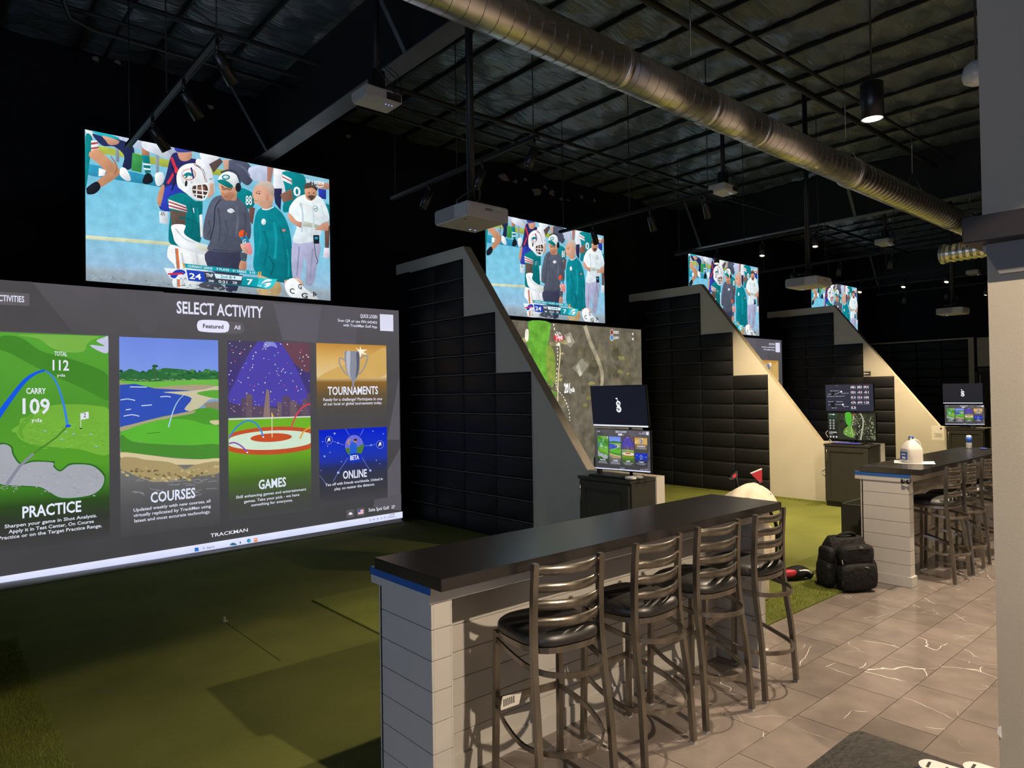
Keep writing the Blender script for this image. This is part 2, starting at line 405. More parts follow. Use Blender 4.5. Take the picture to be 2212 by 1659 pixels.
# turf of the bays
turf = structure('floor_turf', MB().box(-1.4, 21.7, 2.735, 8.95, -0.005, 0.012), M['turf'])
pad = MB().box(2.63, 4.4, 3.7, 5.75, 0.012, 0.024, 0.004)
tag(pad.build('hitting_strip', turf_material('raised turf strip', (0.10, 0.12, 0.02), (0.24, 0.26, 0.06), 200), turf))

MB().box(1.871, 1.879, 4.60, 5.68, 0.0115, 0.0126).build('turf_seam', M['fringe_base'], turf)
MB().lathe([(0, 0.012), (0.03, 0.012), (0.012, 0.02), (0.01, 0.05), (0, 0.05)], 12, (1.875, 5.72, 0)).build('rubber_tee', M['greige'], turf)
# ceiling -----------------------------------------------------------
ceiling = structure('ceiling', MB().box(-7, 24, -6, 9.0, ROOF+0.10, ROOF+0.2), M['roof'])
strip_me = []
for k in range(4):
    rnd = random.Random(k+40); ph = [rnd.uniform(0, 6.28) for _ in range(12)]
    def sag(u, v, ph=ph):
        y = -5.9+v*14.8; s = max(0.0, math.sin(PI*u))**0.45
        w = 0.012*math.sin(y*7.1+u*5+ph[0])+0.010*math.sin(y*13.7-u*7+ph[1])+0.008*math.sin(y*23.0+u*9+ph[2])+0.02*math.sin(y*1.7+ph[3])
        w += 0.006*math.sin(y*37+u*14+ph[4])
        return (u*0.70-0.35, y, 0.02-s*(0.055+1.25*w))
    strip_me.append(MB().grid(sag, 10, 180).mesh('insulation_strip'))
purlin_me = MB().box(-0.010, 0.010, -5.9, 8.9, -0.012, 0.08).mesh('purlin')
for k in range(-12, 27):
    x = 4.90+0.705*k
    link('insulation_strip', strip_me[k % 4], M['insul'], ceiling, (x+0.352, 0, ROOF+0.06))
    link('purlin', purlin_me, M['steel_black'], ceiling, (x, 0, ROOF+0.03))
for bx in (-5.8, 3.35, 12.5, 21.55):
    bm_ = link('beam', MB().box(-0.006, 0.006, -5.9, 8.9, 0.012, ROOF-4.78).mesh('beam'), M['steel_black'], ceiling, (bx, 0, 4.78))
    MB().box(-0.10, 0.10, -5.9, 8.9, 0.0, 0.013).build('flange', M['flange'], bm_)
    for by in (8.25, 5.12, 2.0, -1.2):
        MB().tube([(-0.09, by, 0.013), (-0.62, by, ROOF-4.78-0.02)], 0.02, square=(0.05, 0.006)).build('brace', M['flange'], bm_)
pipes = [([(-6, 6.95, 5.40), (20, 6.95, 5.40)], 0.030), ([(-6, 7.42, 5.42), (20, 7.42, 5.42)], 0.024), ([(-6, 3.88, 5.36), (20, 3.88, 5.36)], 0.035), ([(3.6, 3.66, 5.42), (20, 3.66, 5.42)], 0.02),
         ([(1.0, 6.95, 5.42), (1.02, 7.2, 5.36), (1.1, 7.42, 5.34), (1.3, 7.52, 5.33), (8, 7.6, 5.33)], 0.022), ([(1.55, 4.4, 5.45), (1.55, 8.4, 5.45)], 0.02), ([(4.3, 4.4, 5.48), (4.3, 8.4, 5.48)], 0.02)]
for pts, r in pipes:
    MB().tube(pts, r, 8).build('pipe', M['steel_black'], ceiling)
MB().tube([(4.3, 6.0, 4.86), (7.5, 6.0, 4.80), (12.4, 6.0, 4.86)], 0.008, 6).build('cable', M['steel_black'], ceiling)

# walls -------------------------------------------------------------
wall_back = structure('wall_back', MB().box(-7, 24, 8.95, 9.1, -0.1, ROOF+0.1), M['black_wall'])
structure('wall_far', MB().box(21.76, 21.95, -6, 5.55, -0.1, ROOF+0.1).box(21.76, 21.95, 5.55, 8.95, 2.2, ROOF+0.1).box(21.76, 21.95, 5.95, 8.95, -0.1, 2.3), M['black_wall'])
WY0, WY1, WZ0, WZ1 = -4.0, 3.6, 0.7, 3.3      # added window, out of view, giving cool light to left-facing surfaces
structure('wall_left', MB().box(-7.1, -7, -6, WY0, -0.1, ROOF+0.1).box(-7.1, -7, WY1, 9.0, -0.1, ROOF+0.1).box(-7.1, -7, WY0, WY1, -0.1, WZ0).box(-7.1, -7, WY0, WY1, WZ1, ROOF+0.1), M['black_wall'])
wn = structure('added_window_1', MB().box(-7.11, -6.98, WY0, WY1, WZ0, WZ0+0.05).box(-7.11, -6.98, WY0, WY1, WZ1-0.05, WZ1).box(-7.11, -6.98, WY0, WY0+0.05, WZ0, WZ1).box(-7.11, -6.98, WY1-0.05, WY1, WZ0, WZ1).box(-7.09, -7.0, -0.225, -0.175, WZ0, WZ1), M['lamp_black'])
pl = bpy.data.lights.new('added_window_portal', 'AREA'); pl.shape = 'RECTANGLE'; pl.size = WY1-WY0; pl.size_y = WZ1-WZ0; pl.cycles.is_portal = True
po = bpy.data.objects.new('added_window_portal', pl); COL.objects.link(po); po.location = (-7.12, (WY0+WY1)/2, (WZ0+WZ1)/2); po.rotation_euler = (PI/2, 0, -PI/2)
structure('wall_front', MB().box(-7, 24, -6.1, -6, -0.1, ROOF+0.1), M['dust'])
for (cx, cy) in [(1150, 590), (1255, 630), (1455, 730), (1600, 742), (1755, 805), (1885, 780), (1540, 682), (1695, 795), (2010, 812), (1350, 612)]:
    p = ray_on('y', 8.945, 830+cx/4.424, 250+cy/4.424); rnd = random.Random(cx)
    s = {1150: 0.13, 1455: 0.12, 1600: 0.10}.get(cx, 0.055)
    pts = [(p.x+s*rnd.uniform(.35, 1.1)*math.cos(a*0.7)*1.2, p.z+s*rnd.uniform(.3, 1)*math.sin(a*0.7)*0.8) for a in range(9)]
    MB().prism(pts, 8.944, 8.9505, 'y').build('bare_patch', M['bare'], wall_back)
for (cx, cy) in [(208, 127), (254, 134), (434, 119), (753, 294), (455, 231)]:
    p = ray_on('y', 8.945, cx, cy); rnd = random.Random(cx)
    pts = [(p.x+0.05*rnd.uniform(.4, 1)*math.cos(a*0.9), p.z+0.04*rnd.uniform(.4, 1)*math.sin(a*0.9)) for a in range(7)]
    MB().prism(pts, 8.944, 8.9505, 'y').build('bare_patch', M['bare'], wall_back)

# bay dividers with padded panels ------------------------------------
PROFILE = [(8.95, 0), (8.95, 3.75), (7.28, 3.75), (5.12, 0.96), (4.20, 0.96), (4.20, 0)]
TH = 0.13
def pad_mesh(w, h, d, name='panel'):
    bm = bmesh.new(); bmesh.ops.create_grid(bm, x_segments=6, y_segments=4, size=0.5)
    vs_ = []
    def fn(u, v):
        a, b = abs(2*u-1), abs(2*v-1)
        e = min((1-a)*w/2, (1-b)*h/2)/0.022
        return (-d*(1-(1-min(1, e))**2.2), (u-0.5)*w, (v-0.5)*h)
    mb = MB(); us = [0, 0.012, 0.05, 0.5, 0.95, 0.988, 1]; vv = [0, 0.03, 0.125, 0.5, 0.875, 0.97, 1]
    v = [fn(a, b) for a in us for b in vv]; n = 7
    mb.add(v, [(i*n+j, i*n+j+1, (i+1)*n+j+1, (i+1)*n+j) for i in range(6) for j in range(6)], True)
    bm.free(); return mb.mesh(name)
PW, PH = 0.648, 0.2555
pm = pad_mesh(PW-0.004, PH-0.004, 0.030)
def divider(k, panels=True):
    x = XD+BP*k
    w = structure('wall_divider_%d' % (k+2), MB().prism(PROFILE, x, x+TH, 'x'), M['divider'])
    # thin cap board on the slope and on the level top
    n = Vector((0, 2.79, 2.16)).normalized() if False else None
    cap = MB().prism([(8.95, 3.75), (7.28, 3.75), (5.12, 0.96), (4.20, 0.96), (4.20, 0.963), (5.118, 0.963), (7.278, 3.754), (8.95, 3.754)], x+0.004, x+TH-0.004, 'x')
    cap.build('cap_board', M['cap'], w)
    if panels:
        MB().box(x-0.012, x-0.0005, 8.578, 8.949, 0.012, 3.60).build('side_strip', M['black_wall'], w)  # plain black strip over the wall beyond the last panel column
        for c, rows in enumerate((14, 14, 11, 8)):
            yc = 5.985+PW*(3-c)+PW/2
            for r in range(rows):
                link('panel', pm, M['pad'], w, (x-0.001, yc, 0.012+PH*(r+0.5)))
    return w
divider(-1, False)
for k in range(3): divider(k)
wall_far = bpy.data.objects['wall_far']
# padded panels and pale edges on the far end wall
for c in range(4):
    for r in range(12):
        link('panel', pm, M['pad'], wall_far, (21.758, 6.07+PW*(c+0.5), 0.012+PH*(r+0.5)))
MB().box(21.70, 21.765, 6.06, 8.7, 3.09, 3.13).build('edge_trim', M['greige'], wall_far)
MB().box(21.70, 21.765, 5.93, 6.06, 0.0, 3.13).build('edge_trim', M['greige'], wall_far)
MB().box(21.73, 21.765, 5.2, 5.86, 2.33, 3.11).build('edge_trim', M['greige'], wall_far)
dr = structure('door_1', MB().box(21.80, 21.84, 5.55, 5.93, 0, 2.2), material('dark door', (0.015, 0.014, 0.013), 0.4))
MB().box(21.74, 21.80, 5.86, 5.93, 0, 2.3).box(21.74, 21.80, 5.2, 5.93, 2.2, 2.3).build('door_frame', M['cabinet'], dr)
MB().box(21.735, 21.76, 5.80, 5.815, 0.2, 2.1).build('door_edge', M['handle'], dr)
MB().box(21.70, 21.74, 5.68, 5.76, 0.95, 1.2).build('push_plate', M['greige'], dr)

# near wall at the right with its dark ledge ----------------------------
WX = 3.03
wr = structure('wall_right', MB().box(WX, WX+0.16, -5.9, 0.778, 0, 2.30).box(WX-0.0, WX+0.16, -5.9, 0.79, 2.30, 4.6), M['greige'])
MB().box(WX-0.10, WX+0.26, -5.9, 0.83, 2.325, 2.42, 0.004).build('ledge', M['ledge'], wr)
MB().prism([(0.775, 2.325), (0.775, 2.29), (0.735, 2.21), (-5.9, 2.21), (-5.9, 2.325)], WX-0.02, WX+0.18, 'x').build('ledge_bracket', M['soffit'], wr)
MB().prism([(0.770, 0.50), (0.783, 0.515), (0.781, 0.535), (0.772, 0.545)], WX-0.004, WX+0.004, 'x').build('paint_chip', M['white_print'], wr)

# longer fringe grass ----------------------------------------------------
def blades(name, label, regions, dens, h, parent=None):
    rnd = random.Random(11); mb = MB()
    for (x0, x1, y0, y1) in regions:
        for _ in range(int((x1-x0)*(y1-y0)*dens)):
            x = rnd.uniform(x0, x1); y = rnd.uniform(y0, y1); a = rnd.uniform(0, 6.28); l = h*rnd.uniform(0.6, 1.2)
            dx, dy = math.cos(a), math.sin(a); w = 0.0016; ln = rnd.uniform(0.1, 0.8)*l; b = rnd.uniform(0, 6.28)
            mb.v += [(x-dx*w, y-dy*w, 0.005), (x+dx*w, y+dy*w, 0.005), (x+math.cos(b)*ln, y+math.sin(b)*ln, l)]
            n = len(mb.v); mb.f.append((n-3, n-2, n-1)); mb.sm.append(False)
    o = mb.build(name, M['blade'], parent)
    return tag(o, label, 'grass', kind='stuff')
blades('fringe_grass', 'bright fringe grass between the tiles and the smooth turf', [(4.29, 6.70, 2.735, 3.10), (6.70, 7.25, 2.84, 3.10)], 15000, 0.030)
blades('fringe_grass', 'dark fringe grass at the lower left corner', [(0.2, 0.58, 3.3, 6.4)], 15000, 0.034)
blades('fringe_grass', 'small patch of fringe grass at the left foot of the near bar', [(0.9, 1.56, 2.735, 3.08)], 15000, 0.032)
blades('fringe_grass', 'narrow band of longer grass at the foot of the second divider', [(XD+BP-0.26, XD+BP-0.06, 5.0, 8.3), (10.35, 10.85, 4.93, 5.12)], 6500, 0.035)
blades('fringe_grass', 'narrow band of longer grass at the foot of the first divider', [(XD-0.26, XD-0.06, 5.0, 8.3)], 6500, 0.035)
# ------------------------------------------------------------------ duct
DY, DZ, DR = 3.45, 4.31, 0.153
XC = ray_on('y', DY-0.05, 1846, 372).x
t = thing('spiral_duct', 'long galvanised spiral air duct crossing under the black ceiling', 'duct', (0, 0, 0))
cuts = [-3.0, 1.2, 4.15, ray_on('y', DY-0.05, 1540, 240).x, ray_on('y', DY-0.05, 1648, 285).x, XC]
for a, b in zip(cuts[:-1], cuts[1:]):
    MB().lathe([(DR, a), (DR, b)], 40, (0, DY, DZ), 'x').build('duct_section', M['galv'], t)
    mb = MB(); n = int((b-a)/0.12*20)
    mb.tube([(a+(b-a)*i/n, DY+(DR+0.0005)*math.cos(i/20*2*PI), DZ+(DR+0.0005)*math.sin(i/20*2*PI)) for i in range(n+1)], 0.0028, 4)
    mb.build('seam', M['seam'], t)
    MB().lathe([(DR+0.001, b-0.05), (DR+0.006, b-0.045), (DR+0.006, b+0.005), (DR+0.001, b+0.01)], 40, (0, DY, DZ), 'x').build('collar', M['galv'], t)
prof = []; x = XC
while x < 17.5:
    prof += [(DR+0.004, x), (DR+0.014, x+0.02), (DR+0.014, x+0.035), (DR+0.004, x+0.055)]; x += 0.11
MB().lathe(prof, 36, (0, DY, DZ), 'x').build('ribbed_section', M['foil'], t)
MB().lathe([(DR+0.016, XC-0.03), (DR+0.022, XC-0.02), (DR+0.022, XC+0.10), (DR+0.016, XC+0.11)], 40, (0, DY, DZ), 'x').build('collar', M['foil'], t)
for hx in (2.2, 5.1, 8.15, 10.2, 12.6):
    MB().tube([(hx, DY-DR, DZ+0.02), (hx, DY, DZ+0.38), (hx, DY+DR, DZ+0.02)], 0.003, 5).tube([(hx, DY, DZ+0.38), (hx, DY, ROOF)], 0.003, 5).build('hanger_wire', M['handle'], t)
t = thing('flexible_duct', 'short ribbed foil duct hanging beyond the dark ledge', 'duct', (11.95, 0, 0))
prof = []; y = 2.55
while y < 3.62: prof += [(0.125, y), (0.14, y+0.03), (0.14, y+0.045), (0.125, y+0.075)]; y += 0.09
MB().lathe(prof, 28, (0, 0, 3.83), 'y').build('ribbed_tube', M['foil'], t)
MB().lathe([(0.145, 3.60), (0.15, 3.61), (0.15, 3.66), (0.145, 3.67)], 28, (0, 0, 3.83), 'y').build('end_collar', M['galv'], t)
MB().box(-0.003, 0.003, 2.86, 2.90, 3.97, ROOF).build('hanger_strap', M['steel_black'], t)

# ------------------------------------------------------------------ lamps
def spot(name, loc, aim, watts, col, ang, blend, parent, r=0.03):
    l = bpy.data.lights.new(name, 'SPOT'); l.energy = watts; l.color = col; l.spot_size = ang; l.spot_blend = blend; l.shadow_soft_size = r
    o = bpy.data.objects.new(name, l); COL.objects.link(o); o.location = loc
    o.rotation_euler = (Vector(aim)-Vector(loc)).to_track_quat('-Z', 'Y').to_euler()
    if parent:
        bpy.context.view_layer.update(); o.parent = parent; o.matrix_parent_inverse = parent.matrix_world.inverted()
    return o
def pendant(x, y, label, cone=100, blend=0.3, k=1.0):
    z = 3.5
    t = thing('pendant_lamp', label, 'pendant lamp', (x, y, z), group='pendant lamps over the walkway')
    MB().lathe([(0.0, 0.235), (0.055, 0.235), (0.068, 0.225), (0.068, 0.0), (0.063, 0.0), (0.061, 0.012), (0.0, 0.012)], 28).build('shade', M['lamp_black'], t)
    MB().tube([(0, 0, 0.23), (0, 0, ROOF-z)], 0.006, 8).build('rod', M['lamp_black'], t)
    MB().lathe([(0, 0.011), (0.060, 0.011), (0.060, 0.006), (0, 0.006)], 24).build('lens', M['lens_on'], t)
    spot('pendant_light', (x, y, z-0.004), (x, y, 0), P_LOUNGE*k, WARM, math.radians(cone), blend, t, 0.04)
pendant(4.60, 1.78, 'lit black cylinder pendant hanging above the walkway beside the duct', 118, 0.5, 0.95)
pendant(2.07, -1.13, 'lit black cylinder pendant behind the viewer, nearest the first bar', 126, 0.04, 1.75)
pendant(7.13, 1.78, 'lit black cylinder pendant above the second bar behind the near wall', 136, 0.25, 1.1)
pendant(9.66, 1.78, 'lit black cylinder pendant above the far end of the second bar')
pendant(4.60, -1.13, 'lit black cylinder pendant behind the near wall')
for px_, py_ in ((-0.46, -1.13), (-2.99, -1.13), (7.13, -1.13), (9.66, -1.13), (2.07, -4.0), (-0.46, -4.0), (-2.99, -4.0), (4.6, -4.0), (7.13, -4.0), (12.2, 1.0), (-2.99, 1.78)):  # added pendants, all out of view, to raise the ambient bounce
    pendant(px_, py_, 'lit black cylinder pendant of the lounge rows outside the picture', 130, 1.0, 0.2 if px_ < 0 else 0.9)

TZ = 4.06
names = ['at the left over the first bay', 'crossing in front of the first padded divider', 'in front of the second football picture', 'with glowing lamps before the third football picture', 'behind the third projector', 'with a row of three lit lamps far right', 'at the far right by the end wall']
heads = [[(4.45, 0), (5.16, 0), (6.0, 0)], [(4.45, 0), (5.19, 0), (6.1, 0)], [(6.23, 0), (5.28, 0), (4.5, 0)], [(6.07, 1), (5.30, 1), (4.5, 1)], [(6.19, 0), (5.34, 0), (4.5, 0)], [(6.1, 1), (5.26, 1), (4.5, 1)], [(6.19, 0), (5.31, 0), (4.55, 1)]]
tilts = {0: (-0.62, 0.12), 1: (0.38, 0.1), 2: (-0.42, 0.05), 3: (0.3, -0.1), 4: (0.2, 0.1), 5: (0.5, 0), 6: (0.2, 0.2)}
body_me = MB().lathe([(0, 0.0), (0.036, 0.0), (0.04, -0.004), (0.04, -0.19), (0.037, -0.19), (0.035, -0.175), (0, -0.17)], 20).mesh('spotlight')
lens_me = MB().lathe([(0, -0.171), (0.035, -0.171), (0.035, -0.177), (0, -0.177)], 18).mesh('lens')
lens_on_me = lens_me.copy()
yoke_me = MB().box(-0.012, 0.012, -0.045, 0.045, 0.06, 0.085, 0.003).tube([(0, 0.0, 0.07), (0, 0.0, -0.01)], 0.012, 8).mesh('yoke')
rail_me = MB().box(-0.018, 0.018, 4.40, 6.86, -0.016, 0.016).box(-0.024, -0.018, 4.40, 6.86, -0.02, -0.012).box(0.018, 0.024, 4.40, 6.86, -0.02, -0.012).mesh('rail')
rod_me = MB().tube([(0, 0, 0), (0, 0, ROOF-TZ)], 0.005, 6).mesh('hanger_rod')
for k in range(7):
    x = 1.45+2.712*k
    t = thing('track_light', 'black ceiling track light '+names[k], 'track light', (x, 0, TZ), group='track lights hung in the bays')
    link('rail', rail_me, M['steel_black'], t)
    for ry in (6.78, 5.6, 4.46): link('hanger_rod', rod_me, M['steel_black'], t, (0, ry, 0))
    for j, (hy, on) in enumerate(heads[k]):
        tx, ty = tilts[k]
        h = link('spotlight', body_me, M['lamp_black'], t, (0, hy, -0.10), (ty, tx, 0))
        link('lens', lens_on_me if on else lens_me, M['lens_on2'] if on else M['lens_off'], h)
        link('yoke', yoke_me, M['lamp_black'], t, (0, hy, -0.075))
        if on:
            bpy.context.view_layer.update()
            p = h.matrix_world @ Vector((0, 0, -0.185)); q = h.matrix_world @ Vector((0, 0, -2.0))
            if k == 3: q = Vector((x+0.95, hy-0.75, 0.0))
            if k == 5: q = Vector((x+0.8, hy-0.4, 0.0))
            spot('track_spot', p, q, P_TRACK, WARM2, math.radians(105 if k == 3 else 95), 0.6, t, 0.03)

# ------------------------------------------------------------------ projectors
def lower_projector(x, y, z, label, tilt=0.0):
    t = thing('projector', label, 'projector', (x, y, z), group='large white projectors on poles')
    w, d, hh = 0.40, 0.42, 0.112
    b = MB().box(0, w, 0, d, 0, hh, 0.012).build('housing', M['plastic_white'], t)
    for i in range(9):
        MB().box(-0.003, 0.001, 0.16, 0.405, 0.012+i*0.0105, 0.018+i*0.0105).build('vent_slat', M['vent'], b)
    pc = Pic(); pc.text('EPSON', (0.17, 0.062), (0.235, 0.062), 0.016, '141414')
    me = pc.mesh('brand_lettering'); link('brand_lettering', me, M['ink'], b, (0, -0.0015, 0))
    MB().lathe([(0, -0.001), (0.010, -0.001), (0.010, 0.001), (0, 0.001)], 14, (0.06, 0.10, 0)).build('sensor', M['ink'], b)
    MB().lathe([(0.0, d), (0.05, d), (0.055, d+0.004), (0.03, d+0.03), (0, d+0.03)], 20, (0.2, 0, 0.06), 'y').build('lens', M['black_plastic'], t)
    for i in range(2): MB().box(0.28+0.05*i, 0.292+0.05*i, 0.335, 0.345, -0.0015, 0.001).build('status_light', M['led'], b)
    MB().tube([(0.20, 0.21, hh), (0.20, 0.21, ROOF-z)], 0.030, 14).build('pole', M['steel_black'], t)
    MB().lathe([(0, hh), (0.075, hh), (0.075, hh+0.02), (0.045, hh+0.04), (0.045, hh+0.07), (0, hh+0.07)], 20, (0.2, 0.21, 0)).box(0.08, 0.32, 0.10, 0.32, hh, hh+0.014).build('mount', M['black_plastic'], t)
    MB().tube(smooth_path([(0.21, 0.17, hh+0.25), (0.12, 0.10, hh+0.12), (0.06, 0.2, hh+0.05), (0.2, 0.34, hh+0.07), (0.32, 0.27, hh+0.11), (0.24, 0.16, hh+0.2)]), 0.006, 6).tube(smooth_path([(0.36, 0.3, hh), (0.37, 0.28, hh+0.08), (0.33, 0.25, hh+0.09), (0.24, 0.21, hh+0.03)]), 0.005, 6).build('cable_loop', M['black_plastic'], t)
    return t
lower_projector(3.03, 3.96, 3.095, 'large white projector on a black pole in front of the first divider')
lower_projector(3.03+BP, 3.96, 3.095, 'large white projector on a pole left of the fourth football picture')
lower_projector(3.03+2*BP+0.05, 3.96, 3.095, 'large white projector on a pole at the far right end')
def upper_projector(x, y, z, label):
    t = thing('ceiling_projector', label, 'projector', (x, y, z), group='small white projectors under the roof')
    b = MB().box(-0.18, 0.18, -0.13, 0.13, -0.05, 0.05, 0.018).build('housing', M['plastic_white'], t)
    MB().box(0.02, 0.16, -0.132, -0.128, -0.035, 0.025).build('port_panel', M['ink'], b)
    MB().lathe([(0, 0.12), (0.035, 0.12), (0.035, 0.15), (0, 0.15)], 16, (-0.08, 0, 0.0), 'y').build('lens', M['black_plastic'], b)
    for i in range(3): MB().box(0.05+0.03*i, 0.058+0.03*i, -0.06, -0.052, -0.0515, -0.049).build('status_light', M['led'], b)
    MB().tube([(0, 0, 0.05), (0, 0, ROOF-z)], 0.028, 12).box(-0.06, 0.06, -0.05, 0.05, 0.05, 0.24, 0.01).build('mount_pole', M['steel_black'], t)
    rnd = random.Random(int(x*10)); mb = MB()
    for i in range(4):
        mb.tube(smooth_path([(rnd.uniform(-.06, .1), -0.06, 0.3), (rnd.uniform(-.1, .14), -0.1, 0.22), (rnd.uniform(0, .16), -0.13, 0.12), (0.1+0.02*i, -0.14, 0.02)]), 0.004, 5)
    mb.build('cable_bundle', M['black_plastic'], t)
upper_projector(3.02, 5.2, 4.35, 'small white projector under the roof above the first football picture')
upper_projector(8.39, 5.2, 4.545, 'small white projector under the roof left of the duct middle')
upper_projector(13.9, 5.2, 4.545, 'small white projector under the roof below the ribbed duct')
upper_projector(19.2, 5.2, 4.52, 'smallest far white projector beside the near wall edge')
t = thing('dome_light', 'frosted white dome fixture half hidden by the near wall', 'ceiling lamp', tuple(ray_on('z', 3.75, 2109, 158)))
MB().lathe([(0, -0.075), (0.035, -0.072), (0.07, -0.05), (0.082, -0.01), (0.065, 0.045), (0.03, 0.075), (0, 0.08)], 24).build('dome', M['globe'], t)
MB().tube([(0, 0, 0.07), (0, 0, ROOF-3.75)], 0.006, 8).build('rod', M['lamp_black'], t)

# ------------------------------------------------------------------ bars
ZL = [0.069]+[0.069+0.1273*k for k in range(1, 8)]+[1.0]
def bar(x0, x1, label, clad):
    y0, y1 = 2.263, 2.787
    t = thing('bar_counter', label, 'bar counter', (x0, y0, 0), group='shiplap bar counters')
    L = x1-x0; D = y1-y0; px0, py0 = 0.028, 0.112; pt = 0.105; DB = D+0.03
    for a in (px0+0.008, L-px0-pt+0.008): MB().box(a, a+pt-0.016, py0+0.008, DB-0.03, 0, 1.01).build('end_wall', M['shiplap'], t)
    MB().box(px0+0.02, L-px0-0.02, DB-0.13, DB-0.045, 0, 1.01).build('back_wall', M['shiplap'], t)
    for z0, z1 in zip(ZL[:-1], ZL[1:]):
        for a in (px0, L-px0-pt):
            # boards on the end faces and on the narrow pier fronts
            MB().box(a-0.0, a+0.010, py0, DB-0.022, z0+0.0016, z1-0.0016, 0.001).build('plank', M['shiplap'], t)
            MB().box(a+pt-0.010, a+pt, py0, DB-0.13, z0+0.0016, z1-0.0016, 0.001).build('plank', M['shiplap'], t)
            MB().box(a+0.010, a+pt-0.010, py0, py0+0.010, z0+0.0016, z1-0.0016, 0.001).build('plank', M['shiplap'], t)
        MB().box(px0+pt, L-px0-pt, DB-0.142, DB-0.13, z0+0.0016, z1-0.0016, 0.001).build('plank', clad, t)
        MB().box(px0, L-px0, DB-0.045, DB-0.033, z0+0.0016, z1-0.0016, 0.001).build('plank', M['shiplap'], t)
    for a in (px0, L-px0-pt):
        MB().box(a-0.014, a+pt+0.014, py0-0.014, DB-0.01, 0, 0.095, 0.003).build('baseboard', M['shiplap'], t)
    MB().box(px0-0.016, px0+0.0, py0-0.012, DB+0.02, 0.945, 1.016).build('top_trim', M['shiplap'], t)
    MB().box(L-px0, L-px0+0.016, py0-0.012, DB+0.02, 0.945, 1.016).build('top_trim', M['shiplap'], t)
    MB().box(px0+pt, L-px0-pt, DB-0.155, DB-0.14, 0, 0.095).build('baseboard', clad, t)
    MB().box(px0, L-px0, py0-0.012, py0+0.0, 0.945, 1.016).build('apron', clad, t)
    MB().box(0, L, 0, D, 1.017, 1.067, 0.0025).build('bar_top', M['slab'], t)
    MB().box(px0-0.020, px0-0.0165, py0-0.022, DB+0.022, 0.983, 1.017).box(px0-0.020, px0-0.004, DB+0.0205, DB+0.0225, 0.983, 1.017).build('masking_tape', M['tape'], t)
    return t
bar(1.5735, 4.265, 'near white shiplap bar with black top and four stools, taped blue at its end', M['shiplap'])
bar(6.727, 9.62, 'farther white shiplap bar with black top carrying the milk jug', M['whitewash'])

